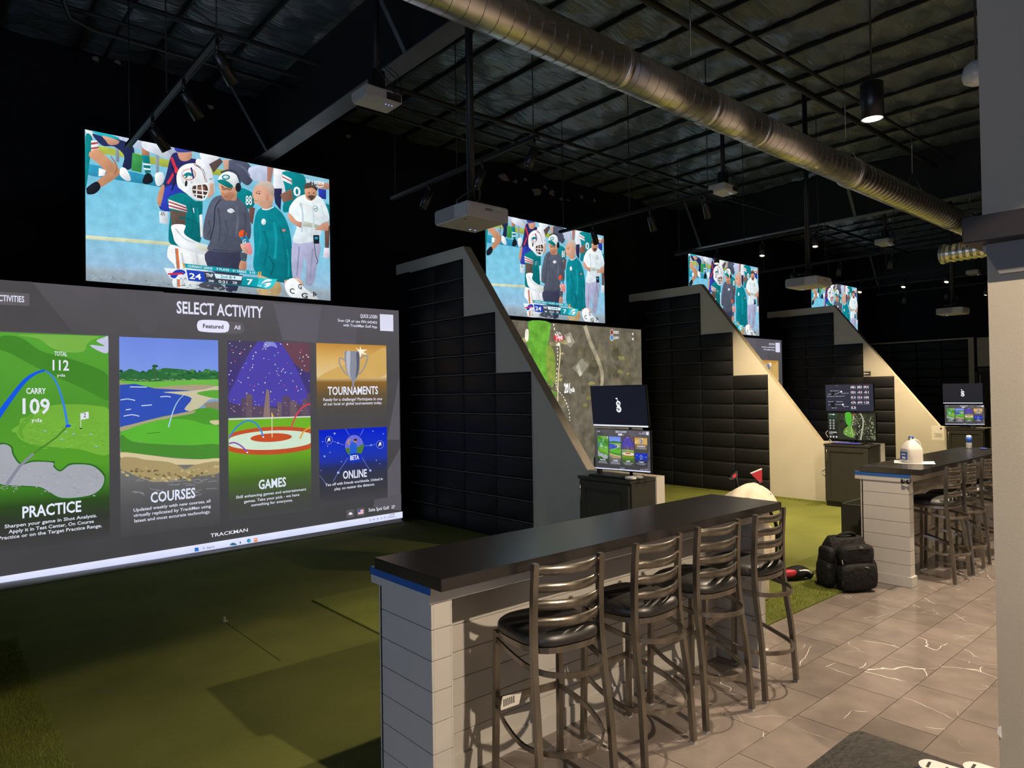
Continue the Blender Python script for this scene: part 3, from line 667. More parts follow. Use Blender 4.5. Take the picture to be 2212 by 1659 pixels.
# ------------------------------------------------------------------ stools (facing +Y)
def make_stool():
    t = thing('bar_stool', 'x', 'bar stool', (0, 0, 0), group='ladder back bar stools')
    for s in (-1, 1):
        path = smooth_path([(s*0.203, -0.205, 0.004), (s*0.196, -0.188, 0.30), (s*0.188, -0.155, 0.56), (s*0.182, -0.142, 0.72), (s*0.180, -0.143, 0.88), (s*0.178, -0.155, 1.062)], 5)
        q = MB().tube(path, 0, square=(0.027, 0.027)).build('rear_leg', M['metal'], t)
        MB().box(s*0.178-0.015, s*0.178+0.015, -0.170, -0.140, 1.060, 1.068, 0.003).build('cap', M['metal'], q)
        MB().box(s*0.203-0.014, s*0.203+0.014, -0.219, -0.191, 0, 0.010).build('glide', M['glide'], q)
        q = MB().tube([(s*0.186, 0.200, 0.004), (s*0.178, 0.180, 0.690)], 0, square=(0.026, 0.026)).build('front_leg', M['metal'], t)
        MB().box(s*0.186-0.014, s*0.186+0.014, 0.186, 0.214, 0, 0.010).build('glide', M['glide'], q)
    for i in range(4):
        z = 1.056-0.0745*i; mb = MB()
        def fn(u, v, z=z, i=i):
            a = -1+2*u; return (a*0.168, -0.150-0.050*(1-a*a), z-0.042*v-0.004*(1-a*a))
        mb.grid(fn, 12, 1); n = len(mb.v)
        mb.v += [(x, y+0.007, z_) for x, y, z_ in mb.v[:n]]; ff = [tuple(j+n for j in f[::-1]) for f in mb.f]; mb.f += ff; mb.sm += [True]*len(ff)
        k = 2
        for j in range(12):
            a, b = j*2, j*2+2
            mb.f += [(a, n+a, n+b, b), (a+1, b+1, n+b+1, n+a+1)]; mb.sm += [False, False]
        mb.build('back_slat', M['metal'], t)
    # padded seat: rounded trapezoid
    def outline(a, sc=1.0):
        ca, sa = math.cos(a), math.sin(a); e = 3.2
        q = (abs(ca)**e+abs(sa)**e)**(-1/e); x, y = ca*q, sa*q
        return x*(0.215-0.022*(0.5-0.5*y))*sc, (y*0.205+0.012)*sc
    prof = [(0.93, 0.700), (1.0, 0.708), (1.01, 0.724), (0.985, 0.742), (0.90, 0.757), (0.70, 0.766), (0.35, 0.769), (0.02, 0.770)]
    mb = MB(); seg = 36; v = []; f = []; n = len(prof)
    for k in range(seg):
        for sc, z in prof: x, y = outline(2*PI*k/seg, sc); v.append((x, y, z))
    for k in range(seg):
        for j in range(n-1): f.append((k*n+j, ((k+1) % seg)*n+j, ((k+1) % seg)*n+j+1, k*n+j+1))
    f.append(tuple(k*n+n-1 for k in range(seg))); f.append(tuple(k*n for k in range(seg))[::-1])
    mb.add(v, f, True).build('seat_pad', M['seat'], t)
    pts = [outline(2*PI*k/40, 0.955) for k in range(40)]
    MB().tube([(x, y, 0.688) for x, y in pts], 0, closed=True, square=(0.012, 0.026)).build('seat_frame', M['metal'], t)
    for nm, z, zf, w in (('upper_ring', 0.600, 0.650, 0.185), ('foot_ring', 0.262, 0.345, 0.208)):
        y_r = -0.165 if z > 0.5 else -0.19
        path = smooth_path([(-0.181, 0.19, zf), (-w-0.006, 0.05, (z+zf)/2+0.005), (-w+0.002, -0.09, z+0.008), (-0.145, -0.195, z), (-0.05, -0.262, z), (0.05, -0.262, z), (0.145, -0.195, z), (w-0.002, -0.09, z+0.008), (w+0.006, 0.05, (z+zf)/2+0.005), (0.181, 0.19, zf)], 5)
        MB().tube(path, 0, square=(0.010, 0.024)).build(nm, M['metal'], t)
    MB().box(-0.178, 0.178, 0.184, 0.192, 0.335, 0.372).build('front_bar', M['metal'], t)
    return t
proto = make_stool()
spots_ = [(2.215, 2.315, -0.165, 'bar stool nearest the viewer, with a paper tag on its foot bar'), (2.805, 2.300, 0.02, 'second bar stool from the viewer at the near bar'), (3.365, 2.305, -0.07, 'third bar stool from the viewer at the near bar'), (3.890, 2.300, 0.05, 'bar stool at the far end of the near bar, by the turf edge'),
          (7.32, 2.34, 0.0, 'first bar stool at the farther bar, nearest the backpack'), (7.77, 2.335, 0.05, 'second bar stool at the farther bar'), (8.36, 2.34, 0.0, 'third bar stool at the farther bar'), (8.95, 2.34, 0.0, 'bar stool cut off by the near wall at the farther bar')]
for i, (x, y, a, lb) in enumerate(spots_):
    o = proto if i == 0 else copy_tree(proto)
    o.location = (x, y, 0); o.rotation_euler = (0, 0, a); o['label'] = lb
p = Pic()
p.poly([(0, 0), (0.115, -0.004), (0.135, 0.05), (0.015, 0.06)], 'd8d2c4')
tg = thing('paper_tag', 'white printed paper tag stuck on the foot bar of the nearest stool', 'tag', (2.045, 2.300+0.178, 0.335))
MB().prism([(0, 0), (0.115, -0.004), (0.135, 0.05), (0.015, 0.06)], -0.0006, 0.0006, 'y').build('sheet', M['paper'], tg)
mb = MB()
for i in range(6): mb.box(0.02+0.012*i, 0.026+0.012*i, -0.0012, -0.0007, 0.012, 0.045)
mb.build('print', M['ink'], tg)

# ------------------------------------------------------------------ consoles
def console(k, label, dcol):
    x1 = XD+BP*k; x0 = x1-0.38; y0, y1 = 4.215, 4.885; z1 = 0.945
    t = thing('console_cabinet', label, 'cabinet', (x0, y0, 0), group='black console cabinets')
    D = y1-y0; X = x1-x0-0.002
    MB().box(0.02, X, 0, D, 0.08, z1-0.02).box(0.05, X, 0.0, D, 0, 0.08).build('carcass', M['cabinet'], t)
    MB().box(-0.006, X, -0.006, D+0.006, z1-0.02, z1+0.012, 0.002).build('top', M['cabinet'], t)
    d = MB().box(0.0, 0.019, 0.02, D-0.02, 0.095, z1-0.03).build('door', M['cabinet'], t)
    for (a, b, c, e) in ((0.02, 0.09, 0.095, z1-0.03), (D-0.09, D-0.02, 0.095, z1-0.03), (0.09, D-0.09, 0.095, 0.165), (0.09, D-0.09, z1-0.10, z1-0.03)):
        MB().box(-0.008, 0.0, a, b, c, e, 0.001).build('door_frame', M['cabinet'], d)
    hz = 0.70
    MB().tube([(-0.008, D-0.055, hz), (-0.034, D-0.055, hz), (-0.034, D-0.055, hz+0.17), (-0.008, D-0.055, hz+0.17)], 0.005, 8).build('handle', M['handle'], d)
    return t, x0, z1+0.012
cabs = [console(0, 'black console cabinet beside the first divider, behind the near bar', 0), console(1, 'dark console cabinet with panelled door on the turf, beside the second divider', 0), console(2, 'far console cabinet carrying the bright menu monitor', 0)]

# monitors are filled with pictures further down
def monitor(name, label, x, yc, zc, tilt, pic_me, pic_scale, mat):
    w, h = 0.714, 0.415
    t = thing(name, label, 'monitor', (x, yc, zc), group='console monitors')
    t.rotation_euler = (0, 0, -PI/2)      # picture faces -X; local +X runs along -Y
    t.rotation_mode = 'XYZ'
    b = MB().box(-w/2, w/2, 0.0, 0.030, -h/2, h/2, 0.003).box(-0.12, 0.12, 0.03, 0.055, -0.10, 0.10).build('bezel', M['screen_off'], t)
    b.rotation_euler = (tilt, 0, 0)
    if pic_me:
        o = link('display', pic_me, mat, b, (0, -0.0012, 0)); o.scale = pic_scale
    return t

# ------------------------------------------------------------------ things on the farther bar
t = thing('milk_jug', 'translucent white gallon milk jug with blue cap on the farther bar', 'jug', (7.33, 2.545, 1.0685), -0.62)
prof = [(0.060, 0.0), (0.074, 0.004), (0.080, 0.02), (0.080, 0.128), (0.077, 0.140), (0.052, 0.185), (0.030, 0.212), (0.022, 0.218), (0.021, 0.235), (0.021, 0.243)]
MB().lathe(prof, 32, sq=4.5).build('body', M['jug'], t)
MB().tube(smooth_path([(0.03, -0.0, 0.222), (0.072, 0, 0.20), (0.092, 0, 0.155), (0.078, 0, 0.10)]), 0.011, 10).build('grip', M['jug'], t)
MB().lathe([(0, 0.254), (0.023, 0.254), (0.024, 0.236), (0, 0.236)], 20).build('cap', M['blue'], t)
MB().box(-0.083, -0.0805, -0.05, 0.05, 0.03, 0.105).build('label', M['blue'], t)
MB().box(-0.0845, -0.083, -0.03, 0.02, 0.04, 0.06).box(-0.0845, -0.083, -0.03, 0.03, 0.075, 0.09).build('label_print', M['white_print'], t)
t = thing('paper_sheet', 'crumpled white paper lying under the milk jug', 'paper', (7.35, 2.53, 1.0675), 0.35)
MB().grid(lambda u, v: ((u-.5)*0.27, (v-.5)*0.34, 0.0006+0.007*max(0, abs(2*v-1)-0.55)*(1+math.sin(u*9))), 8, 10).build('sheet', M['paper'], t)
t = thing('drink_can', 'tall slim blue and white drink can on the farther bar', 'can', (9.40, 2.64, 1.068))
MB().lathe([(0, 0), (0.022, 0), (0.029, 0.008), (0.029, 0.140), (0.023, 0.152), (0.021, 0.155), (0, 0.152)], 24).build('body', M['can'], t)
MB().lathe([(0.0293, 0.07), (0.0293, 0.14)], 24).build('blue_band', M['blue'], t)
t = thing('phone', 'dark phone with blue lit screen lying beside the can', 'phone', (9.42, 2.50, 1.068), 0.3)
MB().box(-0.075, 0.075, -0.036, 0.036, 0, 0.009, 0.003).build('body', M['black_plastic'], t)
MB().box(-0.07, 0.07, -0.032, 0.032, 0.009, 0.0094).build('screen', material('blue phone screen', (0.05, 0.08, 0.3), 0.2, emit=(0.06, 0.10, 0.55), es=0.6), t)
t = thing('eyeglasses', 'folded black eyeglasses hooked on the blue tape of the farther bar', 'glasses', (6.715, 2.372, 0.962))
MB().tube(smooth_path([(0.0, -0.03, 0.02), (-0.01, -0.028, -0.008), (-0.01, -0.005, 0.0), (-0.01, 0.0, 0.004), (-0.01, 0.005, 0.0), (-0.01, 0.04, -0.008), (0, 0.05, 0.022)]), 0.0035, 6).build('frame', M['ink'], t)
for s in (-1, 1): MB().lathe([(0, 0), (0.02, 0.0), (0.02, 0.002), (0, 0.002)], 16, (-0.014, 0.01+s*0.022, -0.006), 'x').build('lens', M['black_plastic'], t)

# ------------------------------------------------------------------ black bin, backpack, golf things
t = thing('black_bin', 'open black box bin standing behind the farther bar end', 'bin', (7.30, 2.80, 0.013))
w, d, h = 0.5, 0.42, 0.585
MB().box(0, w, 0, 0.015, 0, h).box(0, w, d-0.015, d, 0, h).box(0, 0.015, 0.015, d-0.015, 0, h).box(w-0.015, w, 0.015, d-0.015, 0, h).box(0.015, w-0.015, 0.015, d-0.015, 0, 0.015).build('box', M['cabinet'], t)
MB().box(-0.001, w+0.001, -0.001, 0.016, h, h+0.004).box(-0.001, w+0.001, d-0.016, d+0.001, h, h+0.004).box(-0.001, 0.016, 0, d, h, h+0.004).build('rim', M['handle'], t)

t = thing('backpack', 'black nylon backpack standing on the floor beside the farther bar', 'backpack', (6.40, 2.80, 0.0), -0.55)
def bag_body(u, v):
    a = 2*PI*u; z = v
    e = 2.6; ca, sa = math.cos(a), math.sin(a); q = (abs(ca)**e+abs(sa)**e)**(-1/e)
    wz = 0.215*(1.02-0.10*z-0.75*max(0, z-0.72)**2*3.4); dz = 0.135*(1.05-0.25*z-0.9*max(0, z-0.75)**2*4)
    lump = 1+0.03*math.sin(5*a+9*z)+0.02*math.sin(11*a-5*z)
    return (ca*q*wz*lump, sa*q*dz*lump, 0.004+0.45*z)
mb = MB().grid(bag_body, 32, 22); top = len(mb.v)
mb.f.append(tuple(i*23+22 for i in range(32))); mb.sm.append(True)
mb.build('main_compartment', M['fabric_black'], t)
MB().ball((0, -0.145, 0.315), 0.165, 0.06, 0.095, 0.55).build('upper_pocket', M['fabric_black'], t)
MB().ball((0, -0.165, 0.135), 0.180, 0.075, 0.120, 0.5).build('lower_pocket', M['fabric_black'], t)
for s in (-1, 1): MB().ball((s*0.205, -0.02, 0.14), 0.055, 0.10, 0.12, 0.6).build('side_pocket', M['fabric_black'], t)
for s in (-1, 1): MB().ball((s*0.19, -0.02, 0.30), 0.045, 0.09, 0.08, 0.6).build('side_pocket', M['fabric_black'], t)
MB().tube(smooth_path([(-0.10, 0.0, 0.425), (-0.07, -0.03, 0.475), (0.0, -0.04, 0.492), (0.07, -0.03, 0.475), (0.10, 0.0, 0.425)]), 0, square=(0.035, 0.016)).build('carry_handle', M['fabric_black'], t)
for s in (-1, 1): MB().tube(smooth_path([(s*0.08, 0.12, 0.42), (s*0.12, 0.17, 0.30), (s*0.16, 0.17, 0.14), (s*0.20, 0.10, 0.03), (s*0.26, 0.04, 0.012)]), 0, square=(0.05, 0.012)).build('shoulder_strap', M['fabric_black'], t)
for (x, y, z, r) in ((0.02, -0.205, 0.395, 0.4), (0.05, -0.235, 0.225, 0.2), (-0.155, -0.19, 0.27, 1.4), (0.175, -0.20, 0.10, 1.5), (-0.165, -0.21, 0.09, 1.5)):
    q = MB().box(-0.022, 0.022, -0.003, 0.003, -0.005, 0.005, 0.002).build('zipper_pull', M['handle'], t, (x, y, z), (0, r, 0))
for z, w in ((0.385, 0.13), (0.215, 0.15)):
    MB().tube(smooth_path([(-w, -0.17, z-0.06), (-w*0.8, -0.20, z-0.01), (0, -0.212 if z > .3 else -0.232, z), (w*0.8, -0.20, z-0.01), (w, -0.17, z-0.06)]), 0.004, 6).build('zipper', M['steel_black'], t)

GX, GY = 5.45, 3.16
t = thing('golf_bag', 'ivory golf bag standing behind the end of the near bar', 'golf bag', (GX, GY, 0.012), 0.2)
MB().lathe([(0.115, 0), (0.125, 0.02), (0.125, 0.30), (0.135, 0.55), (0.14, 0.80), (0.15, 0.82), (0.15, 0.88), (0.13, 0.885), (0, 0.87)], 24).build('body', M['ivory'], t)
def hood(u, v):
    a = 2*PI*u; r = 0.02+v*1.0
    w = 1+0.10*math.sin(3*a+1)+0.06*math.sin(7*a)
    return (math.cos(a)*0.36*r*w, math.sin(a)*0.20*r*w, 0.985-0.14*r*r-0.03*math.cos(a)*r+0.018*math.sin(4*a+6*v)*v+0.02*math.sin(2*a+1)*v)
MB().grid(hood, 40, 10).build('rain_hood', M['ivory'], t)
MB().ball((0.13, -0.05, 0.42), 0.05, 0.09, 0.20, 0.5).build('pocket', M['ivory'], t)
MB().tube(smooth_path([(0.14, -0.08, 0.78), (0.20, -0.14, 0.6), (0.19, -0.14, 0.42), (0.14, -0.10, 0.28)]), 0, square=(0.045, 0.012)).build('strap', M['fabric_black'], t)
MB().tube([(0.11, -0.05, 0.75), (0.24, -0.22, 0.004)], 0.007, 8).build('stand_leg', M['black_plastic'], t)
MB().box(0.13, 0.15, -0.12, -0.03, 0.83, 0.885, 0.003).build('blue_tag', M['blue'], t)
def club(x, y, z0, z1, lx, ly, label, kind):
    c = thing('golf_club', label, 'golf club', (x, y, z0))
    MB().tube([(0, 0, 0), (lx, ly, z1-z0)], 0.006, 8).build('shaft', M['black_plastic'], c)
    T = Vector((lx, ly, z1-z0))
    if kind == 'iron':
        MB().prism([(-0.10, -0.01), (-0.075, -0.03), (-0.01, -0.02), (0.012, -0.015), (0.016, 0.035), (0.0, 0.045), (-0.045, 0.03), (-0.09, 0.01)], -0.010, 0.012, 'y').build('head', M['chrome'], c, T)
        MB().prism([(-0.07, -0.015), (-0.02, -0.01), (-0.01, 0.02), (-0.06, 0.005)], -0.0125, -0.009, 'y').build('badge', M['red'], c, T)
    else:
        MB().prism([(-0.075, 0.03), (0.02, 0.068), (0.018, -0.05), (0.004, -0.05), (-0.05, 0.0)], -0.014, 0.014, 'y').build('head_cover', M['red'], c, T, (0, 0, -0.75))
        MB().prism([(-0.077, 0.031), (0.021, 0.071), (0.021, 0.065), (-0.073, 0.026)], -0.015, 0.015, 'y').build('trim', M['white_print'], c, T, (0, 0, -0.75))
club(GX-0.15, GY+0.02, 0.90, 1.075, -0.03, 0.02, 'steel golf iron with a red badge sticking out of the golf bag', 'iron')
club(GX+0.10, GY-0.02, 0.90, 1.04, 0.03, 0.02, 'golf club in a red triangular head cover in the golf bag', 'cover')

t = thing('head_cover', 'red and black driver head cover lying on the turf edge', 'head cover', (6.22, 3.20, 0.014), -0.55)
MB().tube(smooth_path([(-0.17, 0, 0.04), (-0.05, 0, 0.055), (0.06, 0, 0.07), (0.13, 0, 0.06), (0.18, 0, 0.03)]), 0.04, 14, rad=[0.03+0.035*math.sin(PI*min(1, i/20)*0.9+0.15) for i in range(25)]).build('cover', M['fabric_black'], t)
MB().ball((-0.05, -0.03, 0.074), 0.07, 0.035, 0.034, 0.7).build('red_panel', M['red'], t)
MB().tube(smooth_path([(0.03, -0.05, 0.095), (0.11, -0.045, 0.092), (0.17, -0.03, 0.06)]), 0.01, 8).build('white_stripe', M['white_print'], t)

# ------------------------------------------------------------------ near table with two remotes
t = thing('foreground_table', 'worn black bar table whose corner shows at the bottom right', 'table', (1.13, 0.02, 0))
pts = [(-0.40, -0.62), (0.40, -0.62)] + [(0.40-0.02+0.02*math.cos(a), 0.632-0.02+0.02*math.sin(a)) for a in (0, 0.5, 1.05, 1.57)] + [(-0.40, 0.632)]
MB().prism(pts, 1.022, 1.067, 'z').build('table_top', M['table'], t)
MB().box(-0.06, 0.06, -0.06, 0.06, 0.03, 1.022).build('column', M['steel_black'], t)
MB().lathe([(0, 0), (0.28, 0), (0.28, 0.02), (0.06, 0.035), (0, 0.035)], 28).build('base', M['steel_black'], t)
def remote(x, y, rz, label):
    r = thing('remote_control', label, 'remote', (x, y, 1.068), rz, 'white remotes on the near table')
    pts = [(0.024*math.cos(a), 0.045+0.022*math.sin(a)) for a in [PI*i/8 for i in range(9)]] + [(0.024*math.cos(a), -0.045+0.022*math.sin(a)) for a in [PI+PI*i/8 for i in range(9)]]
    MB().prism(pts, 0.0, 0.006, 'z').build('base', M['blue'], r)
    MB().prism(pts, 0.006, 0.016, 'z').build('shell', M['plastic_white'], r)
    mb = MB()
    for i in range(4): mb.box(-0.014, 0.012-0.004*(i % 2), 0.02-0.014*i, 0.024-0.014*i, 0.016, 0.0163)
    mb.box(-0.012, 0.012, 0.048, 0.053, 0.016, 0.0163); mb.build('print', M['ink'], r)
remote(1.458, 0.437, 0.12, 'white remote with small print on the near table, left one')
remote(1.507, 0.378, 0.05, 'white remote at the bottom edge of the photo, right one')

# ------------------------------------------------------------------ wall signs
sx = XD+2*BP
p = ray_on('x', sx, 1872, 807)
t = thing('arrow_sign', 'small black sign with a white left arrow on the third divider', 'sign', (sx, p.y, p.z))
MB().box(-0.006, -0.0005, -0.09, 0.09, -0.055, 0.055).build('plate', M['ink'], t)
MB().prism([(0.07, 0), (0.03, 0.028), (0.03, 0.010), (-0.05, 0.010), (-0.05, -0.010), (0.03, -0.010), (0.03, -0.028)], -0.0075, -0.006, 'x').build('arrow', M['white_print'], t)
mb = MB().box(-0.007, -0.006, -0.085, 0.085, 0.042, 0.046).box(-0.007, -0.006, -0.085, 0.085, -0.048, -0.045); mb.build('print_line', M['white_print'], t)
p = ray_on('x', sx, 2026, 935)
t = thing('paper_notice', 'white paper notice taped to the third divider beside the far cabinet', 'notice', (sx, p.y, p.z))
MB().box(-0.002, -0.0005, -0.12, 0.12, -0.15, 0.15).build('sheet', M['paper'], t)
mb = MB()
for i in range(5): mb.box(-0.003, -0.002, -0.08, 0.08-0.02*(i % 3), -0.02-0.018*i, -0.014-0.018*i)
mb.lathe([(0, -0.003), (0.022, -0.003), (0.022, -0.002), (0, -0.002)], 16, (0, -0.06, 0.09), 'x'); mb.build('print', M['ink'], t)
# ------------------------------------------------------------------ pictures on the screens
def cv(ox, oy, s, cx, cz):
    def f(x, y):
        p = ray_on('y', SY, ox+x/s, oy+y/s); return (p.x-cx, p.z-cz)
    return f
UX, UZ = 2.772, 3.862        # centre of the upper picture in the first bay
LX, LZ = 2.780, 1.500        # centre of the lower picture

# --- the football broadcast
A = cv(160, 250, 3.814, UX, UZ); B = cv(330, 330, 5.185, UX, UZ)
fp = Pic(A)
w0, h0 = 1.391, 0.803
fp.grad([(-w0, h0), (w0, h0), (w0, -h0), (-w0, -h0)], [(0, '8fc6dc'), (0.3, '78c6e2'), (0.62, '84cbe6'), (0.88, '96bfdc'), (0.93, '9fb0bc'), (1, '8d9ca6')], conv=lambda a, b: (a, b))
fp.clip = (-w0, w0, -h0, h0)
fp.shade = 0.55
SK = 'c8926f'
for col, pts in [
 ('a9b54a', [(92,230),(420,290),(760,360),(1200,440),(1560,500),(1560,540),(1180,490),(740,420),(400,340),(92,290)]),
 ('b9c6dc', [(300,150),(700,215),(860,290),(840,340),(640,300),(420,240)]),
 ('8d98a8', [(340,240),(368,244),(372,380),(345,380)]), ('8d98a8', [(672,300),(700,304),(698,470),(675,470)]),
 ('2f8fb2', [(95,400),(300,430),(560,480),(860,560),(860,610),(560,560),(300,520),(95,480)]),
 ('e4ebf2', [(92,112),(150,130),(160,200),(110,190)]),
 ('27b0bc', [(150,125),(300,155),(375,190),(330,215),(240,180)]),
 ('0f7f84', [(92,175),(150,180),(140,290),(125,400),(105,560),(92,580)]),
 ('edf0f4', [(140,205),(195,205),(205,285),(140,300)]), ('b0494a', [(140,222),(197,216),(199,230),(140,240)]), ('b0494a', [(140,262),(202,255),(204,268),(140,278)]),
 (SK, [(140,290),(200,278),(270,340),(350,410),(378,465),(340,515),(240,580),(205,590),(185,545),(250,490),(262,470),(205,400),(125,335)]),
 ('1d222b', [(185,542),(218,590),(175,640),(115,648),(102,620),(108,590)]),
 ('262f5a', [(150,150),(260,180),(400,205),(480,250),(495,310),(470,435),(400,430),(412,330),(330,255),(230,245)]),
 ('cf9a80', [(232,165),(320,188),(372,210),(350,238),(290,240),(260,205)]),
 ('3f9550', [(480,305),(565,330),(555,470),(470,450)]),
 ('eef3f7', [(385,430),(430,440),(468,525),(430,535),(378,490)]), ('eef3f7', [(205,430),(262,450),(250,495),(200,500)]),
 ('b07a5c', [(558,265),(615,275),(622,330),(556,328)]), ('127f86', [(555,322),(620,332),(632,468),(585,474)]), ('e8eef2', [(565,390),(628,398),(630,412),(570,405)]), ('e8eef2', [(572,430),(630,436),(631,450),(576,446)]),
 ('1c2026', [(590,478),(632,482),(650,540),(600,565),(562,545)]),
 ('d8dfea', [(560,215),(640,220),(740,270),(800,330),(760,350),(650,310),(570,270)]),
 ('e6ebf2', [(668,480),(730,470),(738,540),(700,580),(672,560)]),
 ('2a2d63', [(800,330),(860,305),(960,350),(1060,375),(1090,480),(940,640),(880,770),(712,775),(718,640),(760,480)]),
 ('d9e2ee', [(700,790),(772,790),(775,895),(705,885)]), ('2f3fb0', [(742,600),(860,570),(900,640),(860,760),(716,770)]),
 (SK, [(722,575),(745,590),(712,740),(684,715),(690,650)]),
 ('d39a80', [(852,285),(905,262),(965,290),(965,350),(920,375),(870,360)]), ('3344a0', [(826,250),(880,248),(950,270),(975,295),(850,300)]),
 ('e4e8f0', [(1000,380),(1060,365),(1120,420),(1155,560),(1150,640),(1080,600)]), ('cfa58c', [(1100,560),(1150,560),(1150,650),(1100,690)]),
 ('e0e5ee', [(1040,300),(1180,330),(1200,400),(1120,440),(1060,380)]), ('5b4a48', [(1110,400),(1200,350),(1225,380),(1150,470)]),
 ('4f5468', [(1270,370),(1420,378),(1478,500),(1430,575),(1350,520),(1270,450)]), ('d1a68e', [(1225,365),(1275,360),(1270,460),(1235,450)]),
 ('c2cce4', [(1440,430),(1600,405),(1650,450),(1590,540),(1470,530)]), ('a8786a', [(1590,420),(1640,425),(1620,560),(1590,560)]),
 ('e2e7f0', [(1645,420),(1780,455),(1740,640),(1635,640)]), ('2b2d52', [(1640,600),(1712,600),(1700,780),(1655,720)]),
 ('0f8088', [(1715,465),(1890,490),(1905,640),(1830,760),(1720,790),(1740,620)]), ('efeff2', [(1712,480),(1790,520),(1795,570),(1710,530)]), ('b0494a', [(1714,498),(1792,538),(1793,548),(1713,508)]), ('8d6455', [(1698,650),(1790,600),(1805,690),(1720,715)]),
 ('b98a78', [(2000,540),(2107,560),(2107,610),(2010,600)]), ('2c3aa0', [(2010,600),(2075,610),(2075,690),(2015,680)]),
 ('0f8088', [(2060,720),(2107,735),(2107,860),(2080,850)]), ('6b4e44', [(2062,940),(2107,900),(2098,1095),(2066,1085)]), ('ddd6e4', [(2060,1090),(2102,1090),(2104,1180),(2048,1165)]),
 ('0d8087', [(1338,600),(1400,600),(1478,650),(1480,745),(1415,765),(1345,690)]), ('6a4a44', [(1440,750),(1490,760),(1470,900),(1440,860)]),
 ('d5dab6', [(95,985),(800,1042),(800,1072),(95,1016)]),
 ]:
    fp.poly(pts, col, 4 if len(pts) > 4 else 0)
fp.line([(800,345),(850,470)], 22, 'e0384a'); fp.line([(848,430),(770,560)], 20, 'e0384a'); fp.line([(1000,395),(850,470)], 18, 'e0384a')
fp.text('88', (1412,735), (1465,735), 75, 'eef0f2'); fp.text('0', (1805,660), (1865,665), 75, 'eef0f2', bold=0.022)
fp.text('AN', (710,825), (745,825), 34, '20242c')
# quarterback
for col, pts in [
 ('eaf0f2', [(790,1065),(900,1095),(1060,1130),(1092,1230),(1078,1405),(820,1412),(832,1250),(768,1165)]),
 ('0d777d', [(768,690),(830,648),(910,640),(1000,705),(1055,700),(1050,900),(1045,1015),(1000,1062),(800,1062),(778,950),(790,800)]),
 ('62514a', [(788,780),(922,795),(912,910),(804,908)]),
 ('f2f2f4', [(776,690),(920,742),(932,795),(780,762)]), ('a8464a', [(776,703),(923,755),(925,768),(777,716)]), ('a8464a', [(779,735),(928,776),(931,790),(780,748)]),
 ('eef3f8', [(804,903),(914,903),(905,972),(1000,1035),(1118,1078),(1112,1140),(1088,1150),(930,1112),(838,1052),(812,980)]),
 ('d7dccb', [(1010,1048),(1105,1084),(1096,1122),(1004,1092)]),
 ('8a5c46', [(1108,1095),(1195,1090),(1228,1128),(1190,1172),(1110,1152)]),
 ('eef0f4', [(1030,820),(1052,812),(1062,990),(1040,1005)]), ('eef0f4', [(962,765),(985,760),(990,800),(968,808)])]:
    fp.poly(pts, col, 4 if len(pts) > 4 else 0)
fp.line([(845,1095),(858,1240),(862,1412)], 20, 'e2713e'); fp.line([(832,1095),(845,1240),(848,1412)], 5, '147a80')
fp.poly([(852,580),(843,500),(872,430),(940,396),(1020,402),(1085,452),(1112,540),(1108,640),(1062,700),(1000,694),(935,650),(880,610)], 'edf1f6', 5)
fp.poly([(985,575),(1080,568),(1100,620),(1060,690),(1010,680),(975,630)], '4e3830', 4)
fp.poly([(1015,590),(1070,585),(1072,620),(1030,635)], '8a5f4c', 4)
for q in ([(970,575),(1090,560),(1105,600)], [(975,610),(1100,625)], [(985,645),(1090,660)], [(1000,680),(1070,694),(1100,640)], [(1050,565),(1062,690)], [(1010,575),(1005,680)]): fp.line(q, 9, 'f0f3f6')
fp.line([(985,402),(1050,450),(1085,555)], 6, 'a8464a', smooth=4); fp.line([(1002,404),(1062,450),(1094,550)], 6, '2a8088', smooth=4)
fp.ell(945, 486, 56, 48, 'd8603a'); fp.ell(945, 486, 50, 42, 'f2f4f6')
fp.poly([(895,500),(915,475),(945,468),(972,482),(975,498),(958,500),(940,495),(925,515),(912,512),(918,498)], '1a7f86', 3)
fp.ell(921, 560, 11, 26, '2a2c30', rot=0.1); fp.ell(965, 548, 10, 12, 'cfd6dc'); fp.line([(1112,520),(1122,528),(1138,515)], 5, '303440')
# coach in grey
for col, pts in [
 ('3a3c54', [(1092,1120),(1378,1125),(1360,1290),(1340,1440),(1250,1440),(1235,1330),(1110,1260)]),
 ('565b6c', [(1128,700),(1215,655),(1330,668),(1420,760),(1452,870),(1448,1010),(1385,1040),(1376,1122),(1108,1112),(1118,1035),(1062,1005),(1072,860)]),
 ('cf9a7e', [(1198,556),(1335,580),(1338,650),(1330,700),(1260,692),(1225,680),(1205,635)]),
 ('b57e62', [(1210,632),(1250,640),(1300,630),(1320,660),(1280,698),(1232,690)]),
 ('e9edf0', [(1188,535),(1205,488),(1265,462),(1335,492),(1348,570),(1300,592),(1260,560)]),
 ('147c7c', [(1180,535),(1235,528),(1300,572),(1305,592),(1262,592),(1195,556)])]:
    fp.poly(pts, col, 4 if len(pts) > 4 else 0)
fp.line([(1205,470),(1280,450),(1340,480),(1368,560)], 14, '3c4052', smooth=4); fp.ell(1350, 592, 24, 38, '23252c')
fp.line([(1210,580),(1240,605),(1300,600)], 7, '3a2c2c'); fp.ell(1248, 508, 34, 22, '1a8a90'); fp.ell(1248, 508, 22, 13, 'dfe8ea')
fp.line([(1205,690),(1160,760),(1150,900),(1120,1020)], 9, '30333f', smooth=4)
fp.poly([(1258,785),(1290,765),(1318,785),(1290,805)], 'e8edf2', 3); fp.line([(1260,775),(1322,792)], 6, 'cdd6e0')
